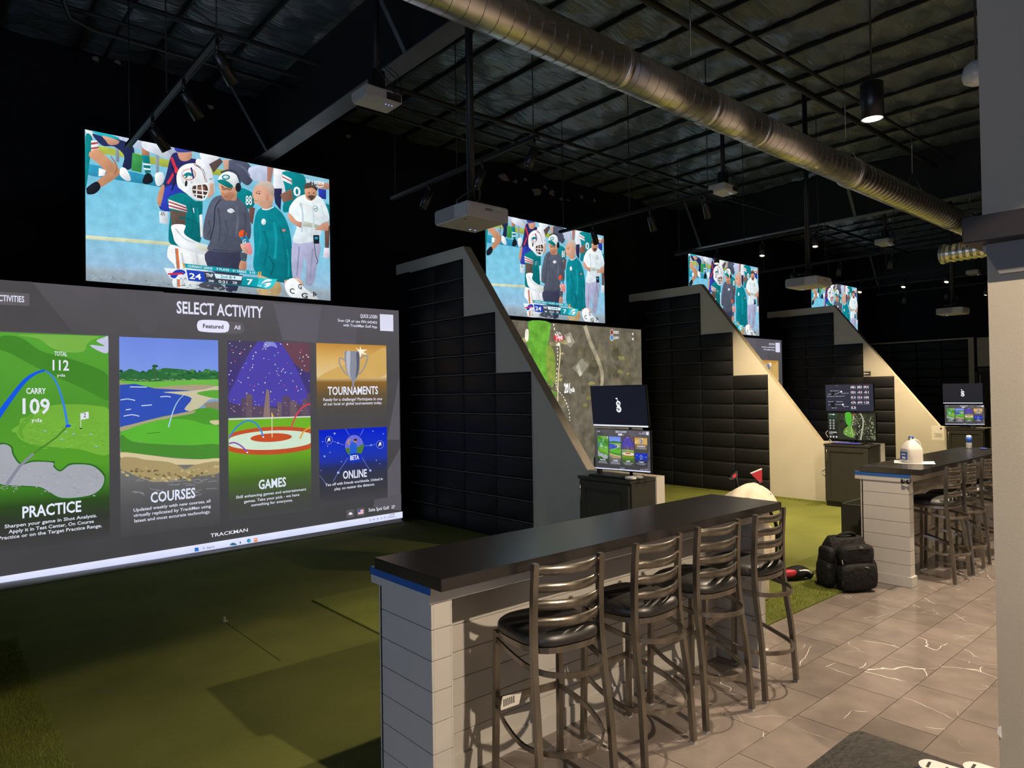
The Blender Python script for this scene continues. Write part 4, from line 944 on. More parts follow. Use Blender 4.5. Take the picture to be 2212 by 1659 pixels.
fp.poly([(1365,1130),(1425,1130),(1418,1190),(1370,1190)], '4c5060'); fp.poly([(1372,1190),(1415,1190),(1410,1275),(1355,1270)], 'c98e74', 3); fp.line([(1370,1185),(1415,1195)], 16, '25627a')
# bottle
fp.poly([(1362,1000),(1418,982),(1445,1050),(1400,1066)], '2b86ac'); fp.poly([(1398,1064),(1446,1048),(1466,1120),(1446,1148),(1416,1132)], 'f29494', 3)
fp.poly([(1354,968),(1376,944),(1406,950),(1420,984),(1364,1002)], 'e4562a', 3); fp.text('G', (1385,1058), (1412,1052), 34, 'ffffff')
fp.poly([(1368,1060),(1396,1062),(1432,1115),(1415,1140),(1380,1105)], 'dba68e', 3)
# man in teal
for col, pts in [
 ('c8aa7a', [(1530,1285),(1610,1300),(1692,1370),(1682,1482),(1512,1462)]),
 ('0c808c', [(1500,800),(1555,755),(1640,748),(1722,822),(1772,945),(1792,1100),(1798,1330),(1782,1372),(1690,1372),(1600,1342),(1480,1272),(1482,1100),(1476,920)]),
 ('d6a58c', [(1466,655),(1484,590),(1525,552),(1592,545),(1642,592),(1640,690),(1618,755),(1560,775),(1520,735),(1482,722),(1478,690)]),
 ('c3b3a6', [(1496,585),(1530,548),(1600,543),(1642,590),(1640,665),(1612,640),(1596,598),(1540,582)]),
 ('d2a088', [(1730,1358),(1792,1362),(1802,1412),(1758,1432)])]:
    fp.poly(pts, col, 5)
fp.line([(1690,900),(1730,1100),(1742,1360)], 8, '0a6a74', smooth=4); fp.line([(1545,770),(1590,775),(1640,752)], 10, 'e8ecee', smooth=3)
fp.ell(1558, 876, 19, 26, 'e4ecee'); fp.ell(1725, 946, 15, 11, 'd88a7a'); fp.ell(1587, 672, 14, 26, 'c48f78'); fp.ell(1500, 640, 8, 4, '5a4038')
# man in white
for col, pts in [
 ('a9aac8', [(1800,1040),(1950,1040),(2028,1062),(1995,1250),(1965,1385),(1905,1392),(1908,1250),(1890,1180),(1862,1350),(1798,1345)]),
 ('e2eef4', [(1765,795),(1808,700),(1890,652),(2000,660),(2062,722),(2100,852),(2036,892),(2028,985),(1950,1042),(1800,1042),(1832,900)]),
 ('cf9a80', [(1765,800),(1832,868),(1882,882),(1862,925),(1768,862)]), ('cf9a80', [(2038,890),(2098,868),(2088,950),(1972,942)]),
 ('b9bfae', [(1888,868),(2022,905),(2006,928),(1880,912)]),
 ('c99478', [(1898,600),(1945,570),(1992,605),(1990,670),(1950,702),(1908,680)]), ('54473e', [(1892,600),(1898,568),(1950,548),(1998,578),(1996,622),(1960,596),(1918,602)]),
 ('54453c', [(1915,665),(1950,655),(1985,665),(1952,704)]),
 ('20232a', [(1965,985),(2015,985),(2016,1056),(1970,1056)])]:
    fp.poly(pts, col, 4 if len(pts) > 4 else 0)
fp.ell(1983, 768, 23, 23, '2a7a80'); fp.ell(1983, 768, 19, 19, 'e6f0f4'); fp.line([(1968,775),(1995,762)], 7, '2a7a80')
fp.line([(1975,1055),(1985,1150),(2005,1200),(1990,1225)], 5, '30323a', smooth=3); fp.poly([(1978,1000),(2004,1000),(2004,1020),(1978,1020)], '2a9ac0')
fp.poly([(1800,1345),(1850,1345),(1890,1390),(1850,1400)], 'e0b8a0', 3)
fp.poly([(1732,1392),(1800,1340),(1900,1425),(2010,1512),(1900,1515),(1775,1492)], 'eaeff2', 4)
fp.text('G', (1842,1425), (1872,1432), 40, '2c2c32', bold=0.022); fp.text('C', (1772,1462), (1812,1470), 42, '2c2c32', bold=0.022); fp.text('G', (1868,1500), (1920,1508), 42, '2c2c32', bold=0.022); fp.text('P', (1965,1490), (1995,1505), 40, '2c2c32', bold=0.022)
fp.poly([(1035,1385),(1140,1360),(1240,1420),(1200,1440),(1040,1415)], '4a4a56', 3)
fp.text('prime', (1975,560), (2056,572), 34, 'f4f8fa', bold=0.02); fp.line([(1985,580),(2015,592),(2050,582)], 6, 'f4f8fa', smooth=3); fp.line([(1957,530),(1957,575)], 4, 'f4f8fa'); fp.text('TNF', (1902,553), (1940,558), 30, 'f4f8fa', bold=0.02)
# folds and shading
for q, c, w_ in (([(1180,760),(1200,900),(1190,1040)], '4a4e5e', 16), ([(1330,740),(1345,860),(1330,1000)], '626779', 18), ([(1240,860),(1260,960),(1230,1060)], '4c5060', 14), ([(1400,800),(1410,900),(1395,1010)], '494d5c', 14), ([(1100,860),(1120,940),(1090,1000)], '4b4f5f', 12), ([(1140,1105),(1250,1116),(1370,1118)], '42465a', 10),
  ([(1560,950),(1590,1080),(1560,1240)], '0a7480', 20), ([(1640,880),(1660,1000),(1650,1180)], '169aa4', 22), ([(1520,880),(1530,1000),(1510,1150)], '14929c', 14), ([(1600,1160),(1640,1240),(1610,1320)], '08656f', 16), ([(1750,1100),(1765,1220),(1760,1330)], '149098', 12),
  ([(860,840),(960,860),(1020,900)], '0a666c', 14), ([(830,930),(900,1010),(990,1050)], 'cfd8e0', 12), ([(960,740),(980,860),(960,980)], '0a6a70', 16), ([(1010,760),(1020,880)], '158a90', 14), ([(880,1130),(900,1250),(885,1400)], 'c8d4da', 16), ([(1000,1140),(1020,1260),(1000,1390)], 'cdd8de', 14),
  ([(1860,720),(1880,830),(1870,960)], 'c2d2dc', 14), ([(1960,760),(1970,880),(1940,1000)], 'cad8e0', 14), ([(2030,740),(2050,820)], 'c4d4de', 10), ([(1850,1080),(1840,1200),(1830,1320)], '8f90b2', 12), ([(1960,1100),(1950,1220),(1940,1360)], '9395b6', 12),
  ([(900,560),(880,500),(900,450)], 'd2dae4', 14), ([(1040,430),(1075,500),(1085,560)], 'd8dfe8', 8), ([(800,420),(830,520),(800,620)], '1f2250', 14), ([(960,430),(980,520)], '363a78', 14), ([(300,340),(350,420),(330,490)], 'a87250', 10), ([(1330,400),(1400,440),(1440,500)], '626880', 14)):
    fp.line(q, w_, c, smooth=4)
fp.ell(1520, 645, 9, 5, '4a3028'); fp.line([(1500,628),(1535,626)], 5, '8a7060'); fp.line([(1478,700),(1502,704)], 4, '9a6050'); fp.line([(1475,660),(1466,680),(1480,688)], 4, 'b88468'); fp.ell(1930, 640, 7, 4, '3a2820'); fp.ell(1968, 640, 7, 4, '3a2820')
fp.ell(1228, 606, 16, 11, '2a2024'); fp.ell(1228, 606, 13, 8, 'b08068'); fp.ell(1276, 606, 17, 11, '2a2024'); fp.ell(1276, 606, 14, 8, 'b08068'); fp.line([(1228,668),(1262,668)], 4, '7a4a3c')
rnd = random.Random(3)
for _ in range(60):
    x, y = rnd.uniform(110, 760), rnd.uniform(640, 1330); fp.ell(x, y, rnd.uniform(3, 14), rnd.uniform(1, 3), rnd.choice(['6cb6d4', '9ad4ea', '74bcd8']), n=8, keep=True)
for _ in range(60):
    x = rnd.uniform(110, 1700); y = 1318+0.085*x+rnd.uniform(-12, 22); fp.ell(x, y, rnd.uniform(6, 16), rnd.uniform(3, 7), rnd.choice(['8c98a0', 'aab4ba', '7c8890']), n=8, keep=True)
fp.n += 1; fp.shade = 0.0
# score strip
for col, pts in [('19a3b4', [(322,1240),(1150,1330),(1190,1365),(1150,1372),(345,1292)]), ('e8a23c', [(322,1240),(345,1243),(362,1292),(345,1292)]), ('e8a23c', [(1172,1332),(1186,1334),(1184,1380),(1168,1378)]), ('e8a23c', [(1196,1334),(1208,1336),(1204,1382),(1190,1380)]),
 ('0f7686', [(150,1322),(1380,1440),(1290,1532),(190,1412)]),
 ('eaf0f6', [(118,1292),(372,1312),(392,1432),(190,1412),(150,1350)]), ('2445ba', [(368,1312),(562,1332),(586,1452),(394,1432)]), ('3a4152', [(562,1332),(690,1345),(1000,1375),(1002,1400),(975,1484),(588,1452)]),
 ('d6eef6', [(680,1356),(996,1388),(984,1432),(700,1410)]), ('169fac', [(1006,1388),(1178,1404),(1166,1502),(986,1482)]), ('35cbd6', [(1178,1404),(1388,1418),(1335,1505),(1292,1532),(1166,1502)])]:
    fp.poly(pts, col, 0, B)
fp.poly([(190,1385),(215,1345),(270,1312),(335,1318),(360,1345),(335,1368),(290,1362),(262,1392),(240,1410),(205,1402)], '2346b8', 4, B); fp.poly([(160,1352),(338,1346),(322,1366),(170,1372)], 'e0303e', 0, B)
fp.text('24', (402,1412), (535,1424), 62, 'ffffff', B, 0.02); fp.text('7', (1045,1478), (1112,1484), 62, 'ffffff', B, 0.02)
fp.text('CURRENT DRIVE', (385,1283), (660,1312), 24, 'f2fafc', B); fp.text('9 PLAYS', (706,1315), (845,1330), 24, 'f2fafc', B); fp.text('41 YARDS', (885,1335), (1040,1350), 24, 'f2fafc', B); fp.text('3:15', (1075,1353), (1138,1360), 22, 'f2fafc', B)
fp.text('2nd & 4', (752,1402), (918,1416), 30, '1c7a88', B); fp.text('TNF', (588,1390), (668,1398), 36, 'ffffff', B, 0.02); fp.text('2ND', (618,1446), (678,1452), 22, 'ffffff', B); fp.text('0:21', (728,1458), (826,1468), 30, 'ffffff', B); fp.text('25', (886,1468), (935,1473), 24, 'ffffff', B)
fp.poly([(1210,1480),(1230,1440),(1280,1418),(1325,1428),(1300,1450),(1318,1470),(1290,1500),(1240,1508),(1265,1475)], 'f0f6f8', 4, B); fp.line([(1215,1478),(1262,1455),(1310,1448)], 12, '1593a2', B, 3); fp.text('1-0', (1165,1500), (1205,1504), 18, 'f0f6f8', B)
fp.text('1-0', (305,1420), (372,1424), 18, '28305a', B)
football_me = fp.mesh('picture')
M['football'] = picture_material('projected football broadcast', 1.0, 0.16, 9)

# --- the activity menu
Z1 = cv(0, 560, 4.424, LX, LZ); Z2 = cv(0, 900, 4.148, LX, LZ); Z3 = cv(450, 600, 4.74, LX, LZ); Z4 = cv(450, 900, 4.74, LX, LZ)
I = lambda a, b: (a, b)
mp = Pic(Z1)
ML, MR, MT, MBt = 0.36-LX, 5.203-LX, 2.998-LZ, 0.03-LZ
mp.grad([(ML, MT), (MR, MT), (MR, MBt), (ML, MBt)], [(0, '59565b'), (0.3, '4d4b4e'), (0.7, '484749'), (1, '424144')], I)
mp.poly([(1170,285),(1560,310),(1500,700),(1360,700),(1260,540)], '565459'); mp.poly([(0,200),(300,215),(700,700),(0,680)], '4c4a4d')
mp.poly([(665,262),(1160,292),(1105,665),(760,640)], '615d66', 0, Z3); mp.poly([(1160,292),(1540,312),(1510,690),(1105,665)], '5a575e', 0, Z3); mp.poly([(1955,1010),(1955,1659),(1830,1659)], '5d5a62', 0, Z3); mp.poly([(1965,320),(1968,830),(1830,830),(1830,560)], '5d5a62', 0, Z4)
mp.poly([(1700,850),(1975,790),(1975,960),(1690,930)], '5a575e', 0, Z4)
mp.poly([(-300,292),(272,328),(282,340),(280,448),(-300,418)], '625e64')
mp.text('ACTIVITIES', (-58,396), (232,411), 58, 'dfe0f4', bold=0.02)
mp.text('SELECT ACTIVITY', (1688,514), (2514,560), 112, 'e2e2f6', bold=0.022)
mp.poly([(1960,590),(2280,602),(2330,640),(2330,690),(2280,710),(1960,700)], '615d63', 3)
mp.poly([(1930,580),(2140,588),(2185,615),(2188,660),(2150,700),(1930,692),(1888,665),(1886,610)], 'e6e5fb', 3)
mp.text('Featured', (1940,656), (2134,664), 38, '1a1a24', bold=0.02); mp.text('All', (2237,668), (2296,672), 38, 'dadaf0', bold=0.02)
mp.text('QUICK LOGIN', (1555,408), (1728,418), 36, 'e2e2f6', Z3, 0.02); mp.text('Scan QR or use PIN 643455', (1326,448), (1728,472), 27, 'e2e2f6', Z3); mp.text('with TrackMan Golf App', (1380,496), (1728,516), 27, 'e2e2f6', Z3)
mp.poly([(1755,372),(1892,380),(1894,549),(1758,542)], 'dcdcf2', 0, Z3)
# practice card
a, b = Z1(1035, 735); cwid = 0.965
def card(tl_, tr_, bl_): mp.clip = (tl_[0], tr_[0], bl_[1], tl_[1])
c1t = Z1(1035, 733); c1b = Z2(992, 1088); L1 = c1t[0]-cwid
mp.clip = (L1, c1t[0], c1b[1], c1t[1])
mp.grad([(L1, c1t[1]), c1t, (c1t[0], c1b[1]), (L1, c1b[1])], [(0, '58a438'), (0.35, '4f9430'), (0.62, '569c2c'), (0.72, '417d26'), (0.80, '2f4a22'), (0.88, '33382f'), (1, '434245')], I)
mp.poly([(180,722),(900,735),(880,770),(830,810),(800,880),(660,890),(500,850),(370,760)], '7ab24a', 5); mp.poly([(860,820),(1000,830),(920,780),(1000,745),(1033,742),(1033,890),(950,880)], 'c2c4e0', 4)
mp.poly([(0,740),(200,750),(400,880),(700,960),(1000,1080),(1033,1200),(1033,1350),(800,1240),(400,1060),(100,900),(0,860)], '44862c', 5)
mp.poly([(165,1659),(200,1570),(320,1470),(480,1400),(700,1385),(900,1400),(1040,1440),(1040,1659)], '74b03c', 5)
mp.poly([(150,160),(175,80),(260,0),(985,0),(982,335),(700,290),(400,265),(230,230)], '74b03c', 4, Z2); mp.poly([(160,150),(200,40),(300,-40),(300,0),(200,120),(230,215)], '63a234', 3, Z2)
mp.poly([(0,235),(60,238),(110,270),(125,330),(170,400),(210,415),(300,390),(460,398),(490,400),(490,440),(540,478),(620,420),(740,415),(840,430),(920,490),(948,560),(910,660),(800,720),(560,740),(430,680),(350,640),(200,628),(0,610),(-60,500),(-60,260)], '2d6a24', 4, Z2)
mp.poly([(0,250),(55,250),(98,280),(110,335),(158,410),(205,430),(300,405),(470,412),(478,450),(540,492),(625,435),(740,428),(835,445),(905,500),(935,560),(898,648),(790,708),(560,728),(440,672),(355,630),(200,618),(0,602),(-50,500),(-50,270)], 'a5a8b0', 4, Z2)
rnd1 = random.Random(8)
for _ in range(160):
    x = rnd1.uniform(190, 970); y = rnd1.uniform(10, 290); mp.line([(x, y), (x+rnd1.uniform(15, 50), y+rnd1.uniform(-12, 12))], rnd1.uniform(3, 7), rnd1.choice(['7cba40', '6aa636', '82bf48', '66a032']), Z2, keep=True)
mp.n += 1
for _ in range(120):
    x = rnd1.uniform(-40, 890); y = 520+rnd1.uniform(-90, 150)+0.06*x; mp.ell(x, y, rnd1.uniform(6, 20), rnd1.uniform(2, 6), rnd1.choice(['9fa2ac', 'aeb0ba', '989ca6']), Z2, 8, keep=True)
mp.n += 1
mp.line([(605,85),(500,190),(300,330)], 16, '4d8430', Z2); mp.line([(300,330),(170,450),(60,610)], 20, '86899a', Z2, w2=34)
for q in ((405,130),(590,137),(660,157),(812,161),(553,204),(862,267)): mp.ell(q[0], q[1], 16, 6, '3f9aa0', Z2, 12); mp.ell(q[0], q[1]-2, 12, 3, 'b8e0d8', Z2, 10)
mp.line([(-60,1560),(80,1360),(230,1170),(340,1090),(430,1062)], 58, '1658e0', smooth=6, w2=18)
mp.line([(430,1066),(500,1120),(560,1230),(610,1400),(645,1590)], 14, '3a86d8', smooth=6, w2=26); mp.ell(650, 1593, 28, 13, '1f50e0')
mp.line([(770,1470),(772,1610)], 6, 'd8dce0'); mp.poly([(770,1475),(845,1455),(848,1520),(772,1535)], 'dfe2ec'); mp.text('2', (798,1512), (820,1508), 38, '303038'); mp.ell(772, 1616, 16, 5, '1c2010')
mp.text('TOTAL', (520,922), (640,926), 42, 'e4e6f2', bold=0.02); mp.text('112', (502,1060), (658,1062), 96, 'e4e6f2', bold=0.022); mp.text('yds', (542,1120), (622,1122), 26, 'e4e6f2')
mp.text('CARRY', (250,1285), (438,1285), 54, 'e4e6f2', bold=0.02); mp.text('109', (215,1474), (476,1474), 142, 'e4e6f2', bold=0.022); mp.text('yds', (298,1552), (402,1556), 34, 'e4e6f2')
mp.text('PRACTICE', (200,908), (727,848), 100, 'e4e9fb', Z2, 0.022)
mp.text('Sharpen your game in Shot Analysis.', (40,1000), (868,898), 31, 'dfe2f2', Z2, 0.015); mp.text('Apply it in Test Center, On Course', (76,1046), (840,950), 31, 'dfe2f2', Z2, 0.015); mp.text('Practice or on the Target Practice Range.', (-14,1106), (912,988), 31, 'dfe2f2', Z2, 0.015)
rnd0 = random.Random(17)
# courses card
tl = Z1(1137, 740); tr = Z1(2082, 768); bl = Z2(1090, 1080); br = Z2(1977, 952)
card(tl, tr, bl)
mp.grad([tl, (tr[0], tl[1]), (tr[0], bl[1]), (tl[0], bl[1])], [(0, '6f8ae0'), (0.2, '7f9ae6'), (0.23, '88a8e0'), (0.6, '7c8272'), (0.72, '6b6b6c'), (0.85, '555456'), (1, '48474a')], I)
mp.poly([(1140,1100),(1180,1075),(1260,1050),(1340,1080),(1440,1060),(1470,1020),(1500,1060),(1560,1040),(1650,1045),(1760,1055),(1880,1080),(1960,1070),(2087,1075),(2088,1170),(1140,1170)], '2f6b3c', 2)
for _ in range(110):
    x = rnd0.uniform(1142, 2080); y = rnd0.uniform(1062, 1150); r_ = rnd0.uniform(9, 24)
    mp.ell(x, y, r_, r_*0.7, rnd0.choice(['2a5c34', '3a7a44', '4a8a4c', '245030', '356e3c']), n=9, keep=True)
mp.n += 1
for _ in range(70):
    x = rnd0.uniform(1142, 2080); mp.ell(x, 1150+rnd0.uniform(-6, 12), rnd0.uniform(8, 22), 4, rnd0.choice(['9fb08a', '7aa060', '4a6a3c']), n=8, keep=True)
mp.n += 1
mp.line([(1480,1040),(1485,1150)], 8, '58604a'); mp.ell(1480, 1022, 30, 14, '2c5a34')
mp.poly([(1140,1160),(1450,1170),(2088,1150),(2088,1225),(1900,1215),(1500,1240),(1300,1205),(1140,1190)], '6fb84a', 3); mp.poly([(1140,1180),(1300,1205),(1480,1225),(1700,1205),(1950,1200),(2060,1215),(1900,1250),(1600,1250),(1240,1235),(1140,1205)], 'a99c80', 3)
mp.poly([(1142,1200),(1480,1235),(1800,1255),(1890,1290),(1820,1450),(1500,1520),(1300,1580),(1145,1610)], '3350b4', 2)
for q in ([(1150,1345),(1220,1335),(1290,1350)], [(1180,1500),(1260,1485),(1330,1500)], [(1530,1315),(1600,1310),(1630,1318)], [(1240,1220),(1400,1222)], [(1350,1400),(1450,1392)], [(1200,1440),(1250,1432)]): mp.line(q, 9, 'c8d4ee', smooth=2)
mp.poly([(1560,1270),(1800,1260),(1960,1240),(2088,1215),(2090,1330),(2000,1340),(1900,1420),(1830,1450),(1760,1430),(1830,1330),(1700,1290)], 'c9c2a2', 3)
mp.poly([(1880,1275),(2088,1250),(2090,1330),(1960,1310)], '5ca63c', 3); mp.poly([(1950,1380),(2090,1360),(2092,1430),(1990,1430)], '8d866c', 3)
mp.poly([(1145,1640),(1300,1570),(1560,1500),(1780,1465),(1900,1425),(2090,1440),(2093,1660),(1147,1660)], '4f9a32', 2)
mp.poly([(1145,1605),(1250,1580),(1400,1540),(1700,1475),(1860,1445),(1840,1475),(1700,1500),(1420,1565),(1260,1610),(1150,1650)], 'a8a07e', 2)
mp.poly([(1078,150),(1150,110),(1300,60),(1500,20),(1700,30),(1840,70),(1962,90),(1966,250),(1700,255),(1400,245),(1180,220),(1080,190)], '5cb437', 3, Z2)
mp.poly([(1080,160),(1180,220),(1400,245),(1700,257),(1966,250),(1966,385),(1800,380),(1600,370),(1400,350),(1200,330),(1082,310)], '4b8a34', 3, Z2)
mp.poly([(1875,40),(1920,32),(1962,34),(1964,70),(1905,68)], 'd2c49c', 3, Z2)
mp.poly([(1082,318),(1300,340),(1560,372),(1800,382),(1966,372),(1968,420),(1700,430),(1500,425),(1300,385),(1082,370)], 'd4c49a', 3, Z2)
mp.poly([(1082,370),(1200,365),(1300,385),(1500,405),(1600,440),(1660,470),(1750,430),(1966,400),(1970,500),(1800,530),(1600,560),(1400,585),(1250,545),(1130,490),(1084,470)], 'a8966a', 3, Z2)
rnd = random.Random(5)
for _ in range(60):
    x = rnd.uniform(1095, 1960); y = 470+60*math.sin((x-1080)/300)+rnd.uniform(-55, 45)
    mp.ell(x, y, rnd.uniform(10, 26), rnd.uniform(6, 14), rnd.choice(['8c7a54', 'c4b486', '6f6448', 'b8a676', '94905a']), Z2, 8, rnd.uniform(-.5, .5))
for _ in range(26):
    x = rnd.uniform(1150, 1960); y = rnd.uniform(560, 720); mp.line([(x, y), (x+rnd.uniform(20, 70), y+rnd.uniform(-14, 14)), (x+rnd.uniform(70, 110), y+rnd.uniform(-20, 20))], 5, '8d8c90', Z2)
mp.line([(1605,1605),(1650,1450),(1700,1350),(1755,1295)], 14, 'a8cce0', smooth=4, w2=5); mp.line([(1312,150),(1430,140)], 6, '3f7a28', Z2)
mp.text('COURSES', (1345,770), (1746,722), 90, 'e2e8fb', Z2, 0.022)
mp.text('Updated weekly with new courses, all', (1192,850), (1880,765), 28, 'dcdff0', Z2, 0.015); mp.text('virtually replicated by TrackMan using', (1192,898), (1884,812), 28, 'dcdff0', Z2, 0.015); mp.text('latest and most accurate technology.', (1200,946), (1880,860), 28, 'dcdff0', Z2, 0.015)
# games card
tl = Z3(188, 640); tr = Z3(1030, 668); bl = Z4(215, 1068)
card(tl, tr, bl)
mp.grad([tl, (tr[0], tl[1]), (tr[0], bl[1]), (tl[0], bl[1])], [(0, '4a4260'), (0.2, '443a78'), (0.42, '4a4070'), (0.44, '3f8a2a'), (0.52, '7cb82c'), (0.66, '66a02a'), (0.78, '4a6a2c'), (0.9, '464a40'), (1, '47474a')], I)
mp.poly([(770,660),(1028,668),(1030,960),(900,900),(800,780)], '6a4654', 4, Z3); mp.poly([(500,650),(730,660),(980,1120),(960,1300),(240,1290),(260,1080)], '4f45a8', 3, Z3); mp.poly([(580,650),(660,655),(700,720),(640,700),(560,720)], '8a8ad8', 3, Z3)
for x0, x1, y0 in ((205,330,1290),(330,450,1230),(450,560,1310),(560,700,1330),(700,745,1270),(750,830,1210),(830,900,1260),(900,960,1290),(960,1000,1240),(1000,1040,1180),(380,440,1190)):
    mp.poly([(x0,1430),(x0,y0),(x1,y0+6),(x1,1425)], rnd.choice(['5a4a62', '64545e', '4e4260', '6e5c64']), 0, Z3, keep=True)
mp.n += 1
mp.poly([(555,1425),(580,1200),(590,1135),(618,1180),(625,1425)], '8a7470', 0, Z3)
for _ in range(50):
    x = rnd.uniform(210, 1030); y = rnd.uniform(1240, 1420); mp.poly([(x,y),(x+9,y),(x+9,y+6),(x,y+6)], rnd.choice(['d8c8b8', 'a890a0', '2c2438']), 0, Z3, keep=True)
mp.poly([(200,1440),(1043,1415),(1043,1428),(200,1456)], 'd8d4d0', 0, Z3)
mp.poly([(200,1456),(1043,1428),(1046,1660),(203,1660)], '6fb02c', 0, Z3)
def ring(cx, cy, rx, ry, col, x0=203, x1=1048, yb=None):
    pts = []
    for k in range(40):
        t_ = 2*PI*k/40; x = cx+rx*math.cos(t_); y = cy+ry*math.sin(t_)-0.045*(x-cx)
        pts.append((min(max(x, x0), x1), y))
    mp.poly(pts, col, 0, Z4)
ring(640, 245, 560, 142, 'c0512e'); ring(640, 240, 470, 98, 'cfe4cc'); ring(636, 214, 212, 44, 'c4502c')
mp.line([(643,-40),(646,212)], 7, 'e8e4c8', Z4); mp.poly([(643,-40),(640,0),(664,0)], 'e8b040', 0, Z4)
for q, c in (([(205,210),(290,100),(390,42),(480,70),(535,150),(555,212)], '2f86d8'), ([(830,145),(880,10),(940,-80),(1000,-122),(1042,-126)], 'd84058'), ([(930,225),(970,150),(1042,102)], 'd8a03a'), ([(204,275),(260,266),(330,300),(392,362)], '8a4cb8')): mp.line(q, 15, c, Z4, 5)
for q in ((555,208), (392,366), (830,150)): mp.ell(q[0], q[1], 10, 7, 'f0f0f4', Z4, 10)
for _ in range(85):
    x = rnd.uniform(205, 1025); y = rnd.uniform(650, 1190); a_ = rnd.uniform(0, 3.1); s_ = rnd.uniform(6, 11)
    dx, dy = math.cos(a_)*s_, math.sin(a_)*s_
    mp.poly([(x-dx, y-dy), (x-dy*.6, y+dx*.6), (x+dx, y+dy), (x+dy*.6, y-dx*.6)], rnd.choice(['e8e2c0', 'e0e4f0', 'c0e0c8', 'd04878', '4a50d8', 'c8a8e0', '60c8d0', 'e8e0a0', 'e6dcd0']), 0, Z3, keep=True)
mp.n += 1
mp.text('GAMES', (508,742), (788,708), 92, 'e2e8fb', Z4, 0.022)
mp.text('Skill enhancing games and entertainment', (276,838), (994,752), 28, 'dcdff0', Z4, 0.015); mp.text('games. Take your pick - we have', (358,882), (924,808), 28, 'dcdff0', Z4, 0.015); mp.text('something for everyone.', (432,918), (856,864), 28, 'dcdff0', Z4, 0.015)
# tournaments card
tl = Z3(1096, 668); tr = Z3(1812, 696); bl = Z3(1112, 1472)
card(tl, tr, bl)
mp.grad([tl, (tr[0], tl[1]), (tr[0], bl[1]), (tl[0], bl[1])], [(0, 'c08a3c'), (0.2, 'd8b068'), (0.42, 'e0c490'), (0.5, '8a6430'), (0.66, '66553c'), (0.85, '504c48'), (1, '4c4a4c')], I)
mp.poly([(1130,1030),(1300,920),(1600,820),(1810,720),(1814,990),(1500,1030)], 'd2aa62', 4, Z3)
mp.poly([(1548,700),(1556,735),(1620,738),(1575,760),(1630,800),(1560,775),(1548,820),(1536,772),(1490,775),(1528,755),(1500,715),(1538,742)], 'fff6e0', 0, Z3)
mp.poly([(1385,765),(1440,752),(1520,756),(1538,775),(1540,930),(1520,1010),(1490,1060),(1480,1110),(1466,1110),(1462,1060),(1430,1010),(1400,930)], '8a8e9c', 3, Z3)
mp.poly([(1405,770),(1445,765),(1440,980),(1462,1040),(1430,1000),(1408,920)], 'b6bac6', 3, Z3); mp.poly([(1505,770),(1535,785),(1532,940),(1500,1030),(1510,900)], '5c606e', 3, Z3)
for q in ([(1392,850),(1340,820),(1335,880),(1380,960),(1415,1000)], [(1540,830),(1600,795),(1620,810),(1605,880),(1570,950),(1530,990)]): mp.line(q, 12, '55586a', Z3, 4); mp.line(q, 5, 'b8bcca', Z3, 4)
mp.text('TOURNAMENTS', (1214,1200), (1728,1190), 82, 'e4e9fb', Z3, 0.022)
mp.text('Ready for a challenge? Participate in one', (1168,1262), (1770,1252), 30, 'dee0f0', Z3, 0.015); mp.text('of our local or global tournaments today.', (1170,1308), (1768,1292), 30, 'dee0f0', Z3, 0.015)
# online card
tl = Z4(1124, 138); tr = Z4(1818, 96); bl = Z4(1130, 915)
card(tl, tr, bl)
mp.grad([tl, (tr[0], tl[1]), (tr[0], bl[1]), (tl[0], bl[1])], [(0, '0c22c8'), (0.25, '1a34c0'), (0.42, '2436a0'), (0.5, '2a3266'), (0.62, '34374a'), (0.85, '3c3c42'), (1, '47464a')], I)
for q in (((1395,125),(1440,200)), ((1580,125),(1545,195)), ((1265,250),(1380,290)), ((1590,300),(1700,285)), ((1420,420),(1320,570)), ((1560,415),(1650,555)), ((1130,600),(1200,690)), ((1320,570),(1270,660))): mp.line(list(q), 4, '7a8ae0', Z4)
for q in ((1225,240), (1747,285)): mp.ell(q[0], q[1], 38, 42, '8a9ae8', Z4); mp.ell(q[0], q[1], 34, 38, '1a2c98', Z4); mp.poly([(q[0]-16,q[1]+22),(q[0]-6,q[1]-20),(q[0]+10,q[1]-22),(q[0]+14,q[1]+16),(q[0]+2,q[1]+2)], 'e8eaf8', 3, Z4)
for q in ((1283,172,10), (1318,268,8), (1655,292,8), (1180,405,9), (1320,572,13), (1648,550,12), (1675,148,6), (1780,175,5), (1236,366,5), (1210,300,5), (1160,256,5), (1710,445,5), (1745,480,4), (1145,550,4), (1352,458,5)): mp.ell(q[0], q[1], q[2], q[2], 'a8b8f4', Z4, 10)
mp.ell(1483, 300, 106, 125, '1226b0', Z4); mp.ell(1483, 298, 96, 112, '6a6ed8', Z4)
mp.poly([(1395,320),(1480,325),(1577,280),(1578,320),(1550,385),(1480,408),(1420,385)], '4f7a3a', 3, Z4); mp.poly([(1440,275),(1480,262),(1510,290),(1500,380),(1430,410),(1440,340)], '2860d0', 3, Z4); mp.ell(1494, 248, 16, 20, 'b07c60', Z4, 14); mp.ell(1496, 236, 17, 12, '402c28', Z4, 14); mp.line([(1440,285),(1415,262),(1445,232)], 16, 'c08a70', Z4, 3)
mp.poly([(1432,395),(1470,375),(1550,378),(1556,440),(1535,460),(1440,465),(1425,440)], '1a34b8', 3, Z4); mp.text('BETA', (1442,444), (1532,436), 46, 'f0f2fc', Z4, 0.02)
mp.text('ONLINE', (1368,635), (1612,612), 78, 'e4e9fb', Z4, 0.022)
